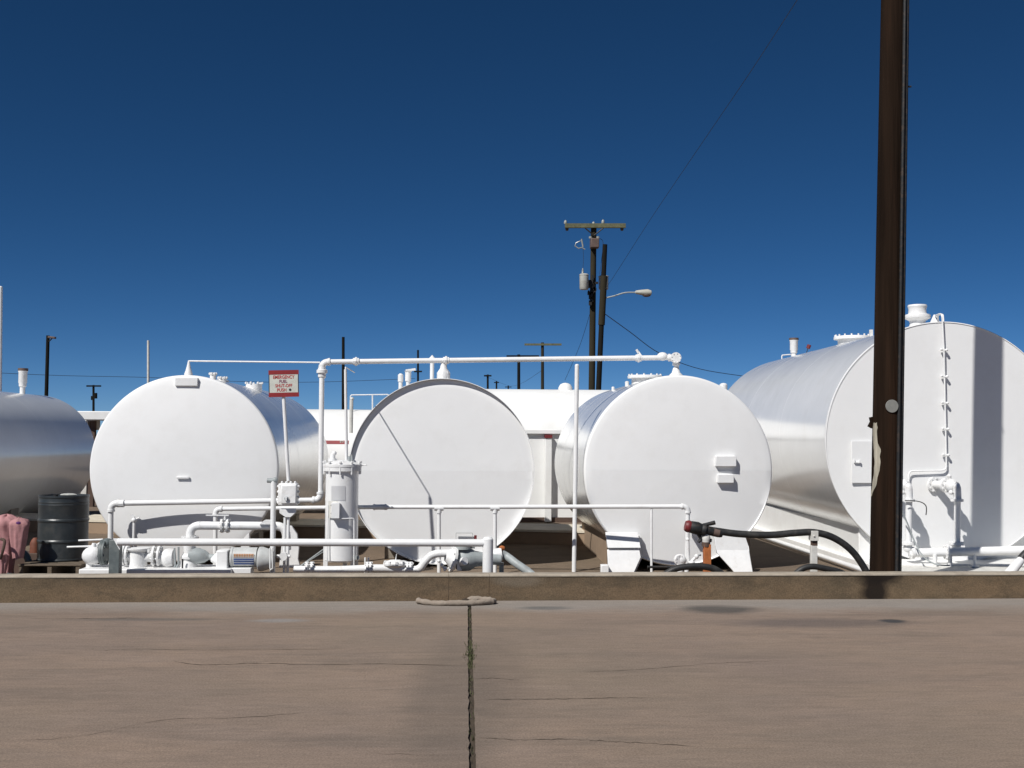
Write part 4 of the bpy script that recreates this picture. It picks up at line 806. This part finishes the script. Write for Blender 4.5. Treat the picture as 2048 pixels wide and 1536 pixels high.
# ------------------------------------------------------------------ big dark pole
Yo = 12.42 + (W(1767, 1143, 12).x) * 0.0
pb = W(1767.5, 1143, Yo); ptp = W(1787, 0, Yo); dd = (ptp - pb).normalized(); base = pb - dd * (pb.z / dd.z); HP = 10.6
pole = thing('wooden_pole', 'tall dark creosoted wooden pole standing right behind the low wall at right', 'pole', base)
r0 = 27.3 * U(Yo) * 1.02; r1 = 25.0 * U(Yo)
def rad(h): return r0 + (r1 - r0) * min(1, h / 6.6) - max(0, h - 6.6) * .004
m = MB(); NP, NZ = 48, 120; vs = []; fs = []; pa, pbx = frame(dd)
for i in range(NZ + 1):
    h = HP * i / NZ; c = base + dd * h
    for k in range(NP):
        th = 2 * PI * k / NP; nzv = noise.noise(Vector((math.cos(th) * 5, math.sin(th) * 5, h * .25))); r = rad(h) * (1 + .018 * nzv) - .006 * max(0, noise.noise(Vector((math.cos(th) * 14, math.sin(th) * 14, h * .5))))
        vs.append(c + (pa * math.cos(th) + pbx * math.sin(th)) * r)
for i in range(NZ):
    for k in range(NP): fs.append((i * NP + k, i * NP + (k + 1) % NP, (i + 1) * NP + (k + 1) % NP, (i + 1) * NP + k))
fs.append(tuple(NZ * NP + k for k in range(NP))); m.add(vs, fs); build('shaft', m, M['polewood'], pole, sharp=60)
def skin(h, phi, off=0):   # phi: 0 = towards camera, + = to the right
    f = Vector((-base.x, -base.y, 0)).normalized(); rgt = Vector((-f.y, f.x, 0)); return base + dd * h + (f * math.cos(phi) + rgt * math.sin(phi)) * (rad(h) + off)
hz = lambda y: (W(1767, y, Yo).z - base.z) / dd.z
sgn = 1 if (CAMR.transposed() @ (skin(2, .5) - skin(2, 0))).x > 0 else -1
# bare wood patch
m = MB(); vs = []; fs = []; h0, h1 = hz(992), hz(846); n = 26; q = 6
for i in range(n + 1):
    t = i / n; h = h0 + (h1 - h0) * t; a0 = -1.42 + .1 * noise.noise(Vector((0, h * 9, 1))) + (.32 * math.sin(PI * min(1, t * 1.15))); wdt = (.5 + .3 * noise.noise(Vector((3, h * 7, 2)))) * min(1, 3.2 * t + .25) * (1 if t < .93 else .75)
    lean = .35 * (t - .5)
    for k in range(q + 1): vs.append(skin(h + .02 * noise.noise(Vector((k * 3, h * 5, 0))), sgn * (a0 + .22 + lean * .3 + wdt * k / q), .006 + .004 * noise.noise(Vector((k * 2., h * 20, 5)))))
for i in range(n):
    for k in range(q): j = i * (q + 1) + k; fs.append((j, j + 1, j + q + 2, j + q + 1))
m.add(vs, fs); build('bare_wood_patch', m, M['barewood'], pole, label='pale strip of bare wood where the dark bark layer has split away')
m = MB(); h = hz(848); m.box(skin(h, sgn * -1.3, .012), (.05, .05, .09), Matrix.Rotation(.5, 3, 'Y')); m.box(skin(h + .03, sgn * -1.25, .01), (.04, .05, .10), Matrix.Rotation(-.2, 3, 'Y')); build('splinter', m, M['polewood'], pole)
c = skin(hz(813), sgn * .37, .0); f = (skin(hz(813), sgn * .37, .1) - c).normalized(); build('metal_disc', MB().cyl(c, c + f * .012, 13 * U(Yo), n=32), M['tagmetal'], pole, .002, label='dull grey round disc nailed to the pole')
hh = [0, 1, 2, 4, 6, 8, HP]; build('ground_conduit', MB().tube([skin(h, sgn * .95, .012) for h in hh], .020, 8).tube([skin(h, sgn * 1.35, .015) for h in hh], .026, 8), M['blackiron'], pole)
c = skin(hz(176), sgn * 1.5, .0); build('step_bolt', MB().cyl(c, c + Vector((.07, -.01, 0)), .012, n=8), M['blackiron'], pole)

# ------------------------------------------------------------------ drum on pallet, pink bundle
Yd = 14.0; u = U(Yd) * 1.05
db = W(125, 1119, Yd); rd = 44.5 * U(Yd) * 1.04
dm = thing('oil_drum', 'black steel drum with raised hoops standing on a wooden pallet', 'drum', (db.x, Yd, db.z)); hd = W(125, 990, Yd).z - db.z
prof = [(.001, 0), (rd, 0), (rd * 1.02, .012), (rd * 1.02, .022), (rd, .03)]
for f_ in (.30, .62):
    z = hd * f_; prof += [(rd, z - .025), (rd * 1.028, z - .008), (rd * 1.028, z + .008), (rd, z + .025)]
for f_ in (.86, .90): z = hd * f_; prof += [(rd, z - .012), (rd * 1.012, z), (rd, z + .012)]
prof += [(rd, hd - .03), (rd * 1.02, hd - .02), (rd * 1.02, hd), (rd * .98, hd), (rd * .97, hd - .02), (.001, hd - .018)]
build('barrel', MB().lathe(prof, db, (0, 0, 1), 56), M['drum'], dm, sharp=25)
build('bung', MB().cyl(db + Vector((-.12, .05, hd - .02)), db + Vector((-.12, .05, hd + .005)), .03, n=12), M['blackiron'], dm)
o = build('grey_rag', MB().sphere(db + Vector((.06, -.02, hd + .004)), .07, 12, (1.5, 1.2, .3)), M['lidstuff'], loc=db + Vector((.06, 0, hd))); tag(o, 'crumpled pale rag on top of the black drum', 'rag')
px0, px1 = W(70, 1120, Yd).x, W(192, 1120, Yd).x; zt = db.z
pal = thing('pallet', 'weathered wooden pallet under the black drum', 'pallet', (db.x, Yd, 0))
for k in range(6): y = Yd - .48 + k * .19; build('board', MB().box(((px0 + px1) / 2, y, zt - .009), (px1 - px0, .12, .016)), M['pallet'], pal, .002)
for k in range(3):
    y = Yd - .46 + k * .46; build('bottom_board', MB().box(((px0 + px1) / 2, y, .012), (px1 - px0, .1, .018)), M['pallet'], pal, .002)
for k in range(3):
    x = px0 + .04 + (px1 - px0 - .08) * k / 2; build('stringer', MB().box((x, Yd, (zt + .004) / 2), (.05, 1.06, zt - .04)), M['pallet'], pal, .002)
Yk = 13.6; u = U(Yk)
pk = thing('cloth_bundle', 'pink cloth draped over a lumpy bundle at the left edge beside the drum', 'cloth', (W(20, 1143, Yk).x, Yk, 0))
def cloth(cx, ytop, wpx, hgt_px, seed, dy, nm='drape'):
    c = W(cx, ytop, Yk + dy); Rb = wpx * u; hh = min(c.z, hgt_px * u); n1, n2 = 44, 22; vs = []; fs = []
    for i in range(n2 + 1):
        t = i / n2; rr_ = Rb * (math.sin(min(1, t * 2.2) * PI / 2)) * (1 - .8 * max(0, t - .35)); z = c.z - hh * (t ** 2.1)
        for k in range(n1):
            th = 2 * PI * k / n1; fo = 1 + .34 * noise.noise(Vector((math.cos(th) * 2.4 + seed, math.sin(th) * 2.4, t * 2.2))) + .05 * math.sin(th * 5 + seed + t * 4) * t
            vs.append((c.x + math.cos(th) * rr_ * fo, c.y + math.sin(th) * rr_ * fo * .8, z + .03 * noise.noise(Vector((th * 2, t * 3, seed)))))
    for i in range(n2):
        for k in range(n1): fs.append((i * n1 + k, i * n1 + (k + 1) % n1, (i + 1) * n1 + (k + 1) % n1, (i + 1) * n1 + k))
    return build(nm, MB().add(vs, fs), M['pink'], pk, sharp=80)
cloth(14, 1030, 29, 112, 1.3, .05); cloth(38, 1037, 20, 76, 4.1, -.14); cloth(4, 1104, 15, 45, 7.7, -.2)
q = W(37, 1046, Yk - .28); build('purple_mark', MB().sphere(q, 5 * u, 8, (1, .4, .6)), M['purple'], pk)
q = W(38, 1036, Yk - .1); build('knot', MB().sphere(q, 5 * u, 8, (1, 1, .8)), M['darkrust'], pk)
q = W(5, 1095, Yk - .3); build('strap', MB().tube(smooth([W(0, 1118, Yk - .3), W(6, 1100, Yk - .32), W(9, 1082, Yk - .3), W(2, 1078, Yk - .28)], 5), .018, 8), M['darkrust'], pk)
o = build('tyre', MB().tube([Vector((W(36, 1143, 13.8).x, 13.85, .12)) + Vector((math.cos(2 * PI * k / 28) * .115, 0, math.sin(2 * PI * k / 28) * .2)) for k in range(28)], .04, 10, closed=True), M['bluegrey'], loc=(W(36, 1143, 13.8).x, 13.85, 0)); tag(o, 'blue-grey hoop standing on edge between the pink cloth and the pallet', 'hoop')
o = build('orange_can', MB().lathe([(.001, 0), (10 * u, 0), (10 * u, 20 * u), (7 * u, 26 * u), (4 * u, 30 * u), (.001, 30 * u)], (W(70, 1100, 14.3).x, 14.3, W(0, 1105, 14.3).z), (0, 0, 1), 16), M['dimorange'], loc=(W(70, 1100, 14.3).x, 14.3, W(0, 1105, 14.3).z)); tag(o, 'small orange can left of the drum, shade painted into its dark orange', 'can')
o = build('crate', MB().box((W(66, 1100, 14.35).x, 14.35, W(0, 1105, 14.3).z / 2), (.42, .3, W(0, 1105, 14.3).z)), M['darkrust'], bevel=.01, loc=(W(66, 1100, 14.35).x, 14.35, 0)); tag(o, 'dark brown crate in the shade left of the drum', 'crate')

# ------------------------------------------------------------------ sock loop at the foot of the wall
c = G(912, 1204); L = []
for k in range(40):
    t = k / 39; th = PI * (1.04 + 1.30 * t) if False else (-PI * 1.02 + t * PI * 1.42); xx = math.cos(th) * .40; yy = math.sin(th) * .15
    L.append(Vector((c.x + xx, A.y + wd.y / wd.x * (c.x - A.x) - .19 + yy, .03 + .012 * noise.noise(Vector((t * 6, 0, 0))))))
o = build('absorbent_sock', MB().tube(L, [max(.012, (.029 + .016 * noise.noise(Vector((k * .7, 2, 0)))) * (1 if k not in (0, 39) else .5)) for k in range(40)], 14), M['sock'], loc=L[0]); tag(o, 'dusty pale sock lying in a flattened loop at the foot of the wall', 'sock')
for k, (dx, dy) in enumerate(((.10, .02), (.20, .05))):
    q = Vector((c.x + dx, L[10].y + .12 + dy * .5, 0)); o = build('rubble', MB().sphere(q + Vector((0, 0, .03)), .035, 7, (1.3, .8, .9)), M['sock'] if k else M['crackdirt'], loc=q); tag(o, ('pale lump of rubble inside the sock loop, to the right' if k else 'small dark lump of dirt inside the sock loop'), 'rubble')

# ------------------------------------------------------------------ background: buildings and far tanks
# long white wall with pilaster, tank behind
wb = thing('white_building', 'long low white building behind the middle tanks with a single pilaster', 'building', (2.5, 22.8, 0))
x0, x1 = W(890, 1000, 22.8).x, W(1560, 1000, 22.8).x; zt = W(1090, 867, 22.8).z
build('wall', MB().box(((x0 + x1) / 2, 23.0, zt / 2), (x1 - x0, .3, zt)), M['bldg'], wb)
build('coping', MB().box(((x0 + x1) / 2, 22.98, zt + .035), (x1 - x0 + .1, .42, .09)), M['bldg'], wb, .01)
a = W(1090, 1000, 22.7); b = W(1103, 1000, 22.7); build('pilaster', MB().box(((a.x + b.x) / 2, 22.76, zt / 2 - .03), (b.x - a.x, .16, zt - .1)), M['bldg'], wb, .008); build('pilaster_cap', MB().box(((a.x + b.x) / 2, 22.75, zt - .06), (b.x - a.x + .02, .18, .07)), M['redcap'], wb)
build('plinth_strip', MB().box(((x0 + x1) / 2, 22.83, .05), (x1 - x0, .1, .1)), M['darkrust'], wb)
zc = W(1090, 779, 25.0).z - 1.3
ft = thing('long_horizontal_tank', 'long white tank lying crosswise behind the building, a rounded lug on its back', 'tank', (3.0, 25.0, 0))
fx0, fx1 = W(905, 800, 25).x, W(1600, 800, 25).x
build('shell', MB().lathe([(.001, -.25), (.7, -.2), (1.2, -.06), (1.3, 0), (1.3, fx1 - fx0), (1.2, fx1 - fx0 + .1), (.001, fx1 - fx0 + .3)], (fx0, 25.0, zc), (1, 0, 0), 72), M['bldg'], ft)
lp_ = W(1130, 779, 25.0); build('lifting_lug', MB().lathe([(.17, -.1), (.16, .04), (.12, .11), (.06, .14), (.001, .15)], Vector((lp_.x, 24.9, lp_.z)), (0, 0, 1), 20), M['bldg'], ft)
for x in (fx0 + 1, fx1 - 1): build('cradle', MB().box((x, 25, .3), (.3, 1.4, .6)), M['concrete'], ft)
# tank with red stripe
u = U(26)
rt = thing('striped_tank', 'far white tank with a dark red lettered stripe, behind the filter', 'tank', (W(680, 1000, 26).x, 26.0, 0))
xa, xb = W(560, 850, 26).x, W(880, 850, 26).x; zc2 = W(680, 819, 26).z - 1.25
build('shell', MB().lathe([(.001, -.2), (.9, -.12), (1.25, 0), (1.25, xb - xa), (.9, xb - xa + .1), (.001, xb - xa + .2)], (xa, 26, zc2), (1, 0, 0), 64), M['bldg'], rt)
def stripe(z, y): return y
zs = [W(0 + 672, yy, 24.9).z for yy in (881, 888)]
vs = []; fs = []; sx0, sx1 = W(651, 885, 24.9).x, W(698, 885, 24.9).x
for k in range(5):
    z = zs[0] + (zs[1] - zs[0]) * k / 4; y = 26 - math.sqrt(max(0, 1.2535 ** 2 - (z - zc2) ** 2))
    vs += [(sx0, y, z), (sx1, y, z)]
for k in range(4): fs.append((2 * k, 2 * k + 1, 2 * k + 3, 2 * k + 2))
build('red_stripe', MB().add(vs, fs), M['red'], rt); cz = (zs[0] + zs[1]) / 2; text('F2', 0, 0, 8 * u, M['signwhite'], rt, c=Vector((W(684, 885, 24.9).x, 26 - math.sqrt(1.2535 ** 2 - (cz - zc2) ** 2), cz)), R=Matrix.Identity(3), y=-.004)
build('cradle', MB().box(((xa + xb) / 2, 26, .3), (2.5, 1.2, .6)), M['concrete'], rt)
m = MB(); m.tube(fillet([W(701, 830, 25.6), W(701, 790, 25.6), W(778, 789, 25.6), W(778, 820, 25.6)], .05), 1.3 * u, 6); m.cyl(W(745, 790, 25.6), W(745, 826, 25.6), 1.5 * u, n=6); build('hand_rail', m, M['white'], rt)
build('vent_pipe', MB().cyl(W(703, 800, 24.6), W(702, 866, 24.6), 3.6 * u, n=10).sphere(W(704, 798, 24.6), 4 * u, 8), M['oldwhite'], rt)
# canopy shed at left
Ys = 27.0; u = U(Ys)
cs = thing('canopy_shed', 'white edged canopy over a dark brown shed, seen between the two left tanks', 'shed', (W(190, 1000, Ys).x, Ys, 0))
a = W(142, 822, Ys); b = W(330, 822, Ys); zb = W(190, 840, Ys).z
prof = [(a.x, a.z), (b.x, a.z), (b.x, zb), (a.x + .32, zb), (a.x + .12, (a.z + zb) / 2)]
build('canopy', MB().prism(prof, Ys, 4.0), M['bldg'], cs, .02); build('shed_wall', MB().box(((a.x + b.x) / 2 + .4, Ys + 1.2, zb / 2 - .01), (b.x - a.x - .6, .2, zb - .02)), M['darkrust'], cs)
for px in (172, 186, 240): q = W(px, 850, Ys + .3); build('post', MB().box((q.x, Ys + .3, zb / 2 - .01), (.13, .13, zb - .02)), M['oldwhite' if px == 172 else 'darkrust'], cs)
build('light_fitting', MB().box(W(185, 850, Ys + .8), (.3, .3, .25)), M['oldwhite'], cs, .03)
# far low concrete slab with pale top (seen below the building and left)
g0, g1 = G(190, 1067), G(1090, 1089); dv = (g1 - g0).normalized(); nv = Vector((-dv.y, dv.x, 0)); a = g0 - dv * 14; b = g1 + dv * 3.0
hgt = .2; m = MB(); P = [a, b, b + nv * 1.25, a + nv * 1.25]; m.add([Vector((p.x, p.y, 0.001)) for p in P] + [Vector((p.x, p.y, hgt)) for p in P], [(0, 1, 5, 4), (1, 2, 6, 5), (2, 3, 7, 6), (3, 0, 4, 7), (4, 5, 6, 7)])
lw = thing('raised_walkway', 'long raised concrete walkway with pale top crossing the yard behind the tanks', 'walkway', (g0.x, g0.y, 0)); build('kerb_face', m, M['slabside'], lw)
m = MB(); m.add([Vector((p.x, p.y, hgt + .004)) - nv * (.015 if i < 2 else 0) for i, p in enumerate(P)] + [Vector((p.x, p.y, hgt + .04)) - nv * (.015 if i < 2 else 0) for i, p in enumerate(P)], [(0, 1, 5, 4), (1, 2, 6, 5), (2, 3, 7, 6), (3, 0, 4, 7), (4, 5, 6, 7), (0, 3, 2, 1)]); build('walking_surface', m, M['cream'], lw)

# ------------------------------------------------------------------ utility poles
def upole(label, px, ytop, wpx, D, mtx='farpole', px_b=None, arm=None, extra=None, cat='utility pole', armth=5, name='utility_pole'):
    top = W(px, ytop, D); bx = W(px_b if px_b else px, 780, D); d = (top - bx).normalized(); bs = bx - d * (bx.z / d.z)
    t = thing(name, label, cat, bs); r = wpx / 2 * U(D)
    build('shaft', MB().cyl(bs, top, r * 1.12, r * .92, n=14), M[mtx], t)
    if arm:
        xa, xb, y = arm; a = W(xa, y, D - r * 1.2); b = W(xb, y, D - r * 1.2); th = armth * U(D)
        am = build('crossarm', MB().box((a + b) / 2, ((b - a).length, th * .9, th), Matrix.Rotation(-math.atan2(b.z - a.z, b.x - a.x), 3, 'Y')), M['armwood' if mtx == 'farpole' else 'farpole2'], t)
    return t, r
D = 46; u = U(D)
mp, r = upole('tall utility pole with a wide crossarm and a pale transformer, centre right', 1187.5, 449, 12.5, D, px_b=1183.5, arm=(1130, 1251, 451.5), armth=8.5)
for x, y, dn in ((1131, 443, 1), (1206, 442, 1), (1187, 446, 1)): build('insulator', MB().lathe([(3 * u, -4 * u), (3.4 * u, 0), (2 * u, 3 * u), (.5 * u, 4 * u)], W(x, y + 1, D), (0, 0, 1), 10), M['glass'], mp)
for x in (1134, 1244): build('insulator', MB().lathe([(1.5 * u, 4 * u), (4 * u, 1 * u), (3 * u, -4 * u), (.5 * u, -5 * u)], W(x, 457, D), (0, 0, 1), 10), M['reflect'], mp)
for x in (1170, 1207): build('brace', MB().cyl(W(x, 456, D - .2), W(1188, 471, D - .2), 1.3 * u, n=6), M['blackiron'], mp)
build('cutout_box', MB().box(W(1189, 487, D - .25), (17 * u, .4, 19 * u)), M['brownmetal'], mp, .03)
for x in (1181, 1196): build('insulator', MB().cyl(W(x, 473, D - .3), W(x, 477, D - .3), 3.2 * u, n=8), M['glass'], mp)
def xfmr(px, y0, y1, wpx, Dx, mt):
    c = W(px, y1, Dx); h = (y1 - y0) * u; r = wpx / 2 * u
    o = build('transformer', MB().lathe([(.001, 0), (r * .92, 0), (r * .95, h * .04), (r, h * .06), (r, h * .86), (r * 1.06, h * .88), (r * 1.06, h * .92), (r * .8, h * .98), (.001, h)], c, (0, 0, 1), 24), M[mt], mp)
    build('bushing', MB().lathe([(1.6 * u, 0), (2.4 * u, 2 * u), (1.6 * u, 4 * u), (2 * u, 6 * u), (.5 * u, 11 * u)], c + Vector((-r * .3, 0, h)), (0, 0, 1), 8), M['glass'], o); return o
xf = xfmr(1168, 547, 579, 18, D - .5, 'transformer'); xfmr(1207, 550, 579, 20, D + .45, 'transformer')
m = MB(); q = W(1166.5, 563, D - .5 - 9.5 * u); 
build('bracket', MB().box(W(1180, 568, D - .3), (12 * u, .1, 16 * u)), M['blackiron'], mp)
m = MB(); m.tube([W(1161, 482, D), W(1152, 486, D), W(1150, 492, D), W(1157, 497, D), W(1163, 495, D), W(1170, 499, D)], 1.2 * u, 6); m.cyl(W(1163, 478, D), W(1166, 494, D), 1.6 * u, n=6); build('fuse_cutout', m, M['glass'], mp)
build('jumper_wire', MB().tube(smooth([W(1166, 497, D), W(1167, 520, D), W(1165, 545, D)], 4), .4 * u, 5).tube(smooth([W(1196, 476, D), W(1206, 484, D), W(1203, 520, D), W(1199, 550, D)], 4), .5 * u, 5), M['wire'], mp)
m = MB()
for k in range(14): p = W(1184 + random.uniform(-7, 9), random.uniform(555, 612), D - .25); m.box(p, (random.uniform(.05, .16), .12, random.uniform(.06, .22)))
build('hardware', m, M['blackiron'], mp)['label'] = 'dark clamps and cable ends on the pole below the transformer'
lpo, r = upole('leaning dark pole with a cobra head street lamp, just right of the crossarm pole', 1210, 489, 10.5, D - .9, 'farpole2', px_b=1197, cat='street lamp', name='street_lamp')
build('sleeve', MB().cyl(W(1208, 552, D - .9), W(1203, 650, D - .9), 6.6 * u, n=12), M['farpole'], lpo)
build('arm', MB().tube(smooth([W(1207, 597, D - .9), W(1228, 592, D - .9), W(1250, 585.5, D - .9), W(1272, 585, D - .9)], 4), 1.5 * u, 8), M['greypaint'], lpo)
q = W(1287, 585, D - .9); hd_ = build('lamp_head', MB().lathe([(.001, -18 * u), (3.5 * u, -15 * u), (5.4 * u, -4 * u), (7.0 * u, 8 * u), (5 * u, 15 * u), (.001, 17 * u)], q, (1, 0, -.03), 20), M['lamp'], lpo)
build('lens', MB().sphere(W(1293, 590.5, D - .9), 7 * u, 14, (1.2, .8, .5)), M['brownmetal'], hd_)
g = 'small far utility poles beyond the tanks'
upole('far utility pole with broad olive crossarm, left of the tall transformer pole', 1085, 685, 6.5, 80, arm=(1049, 1123, 689), armth=4)
t, r = upole('far dark utility pole with dim crossarm, left of the olive crossarm pole', 1037.5, 709, 6.5, 88, 'farpole2', arm=(1013, 1078, 712), armth=3)
upole('smaller far utility pole standing over the right shoulder of the middle tank', 975.5, 749, 4.5, 120, 'farpole2', arm=(968, 983, 751.5), armth=3)
upole('tiny far utility pole, second right of the middle tank shoulder', 993, 762, 3.6, 150, 'farpole2', arm=(988, 998, 765), armth=2)
upole('tiniest far utility pole, third right of the middle tank shoulder', 1016.5, 771, 3, 180, 'farpole2', arm=(1010, 1023, 774), armth=1.6)
t, r = upole('dark far pole with a small lamp at its tip behind the left edge tank', 96, 671, 7.2, 62, 'farpole2', px_b=93)
build('lamp', MB().box(W(104, 675, 61.8), (14 * U(62), .25, 4 * U(62)), Matrix.Rotation(.1, 3, 'Y')), M['brownmetal'], t, .02); build('bracket', MB().cyl(W(98, 683, 61.8), W(104, 677, 61.8), .03, n=6), M['blackiron'], t)
t, r = upole('short far utility pole with crossarm and transformer, between the two left tanks', 187, 770, 4.6, 110, 'farpole2', arm=(173, 202, 772), armth=3)
build('transformer', MB().cyl(W(191, 797, 110), W(191, 786, 110), 3.4 * U(110), n=10).cyl(W(184, 800, 110), W(184, 792, 110), 2.2 * U(110), n=8), M['farpole2'], t)
t, r = upole('thin pale pole above the left shoulder of the tank left of centre', 296.5, 681, 5, 70, 'farpole'); t.children[0].data.materials[0] = M['oldwhite']
upole('dark far pole standing behind the overhead pipeline near its left bend', 686.5, 674, 6.2, 66, 'farpole2')
t, r = upole('dark far pole top behind the vents of the middle tank', 836, 700, 4.2, 115, 'farpole2', arm=(828, 844, 743), armth=3)
def wire(label, pts, r):
    P = smooth([W(*p) for p in pts], 6); o = build('wire', MB().tube(P, r, 5, caps=False), M['wire'], loc=P[0]); tag(o, label, 'wire')
wire('thin wire climbing steeply from the transformer pole to the top of the photo', [(1209, 580, D - 1), (1236, 540, D - 2), (1300, 440, D - 6), (1400, 292, D - 14), (1500, 145, D - 20), (1620, -40, D - 26)], .0075)
wire('dark wire sagging down right from the street lamp pole to behind the largest tank', [(1206, 625, D - .9), (1260, 664, D + 3), (1320, 707, D + 6), (1400, 738, D + 10), (1500, 754, D + 16)], .018)
wire('faint distant wire low in the sky across the left half', [(-40, 744, 100), (120, 751, 104), (300, 755, 108), (480, 763, 112), (640, 764, 115), (830, 757, 120)], .022)
wire('faint distant wire low in the sky right of the middle tank', [(970, 752, 120), (1016, 771, 150), (1040, 768, 110), (1085, 740, 80)], .012)
wire('faint thin guy wire slanting down left of the transformer pole', [(1182, 620, D), (1160, 690, D + 2), (1130, 760, D + 4)], .009)
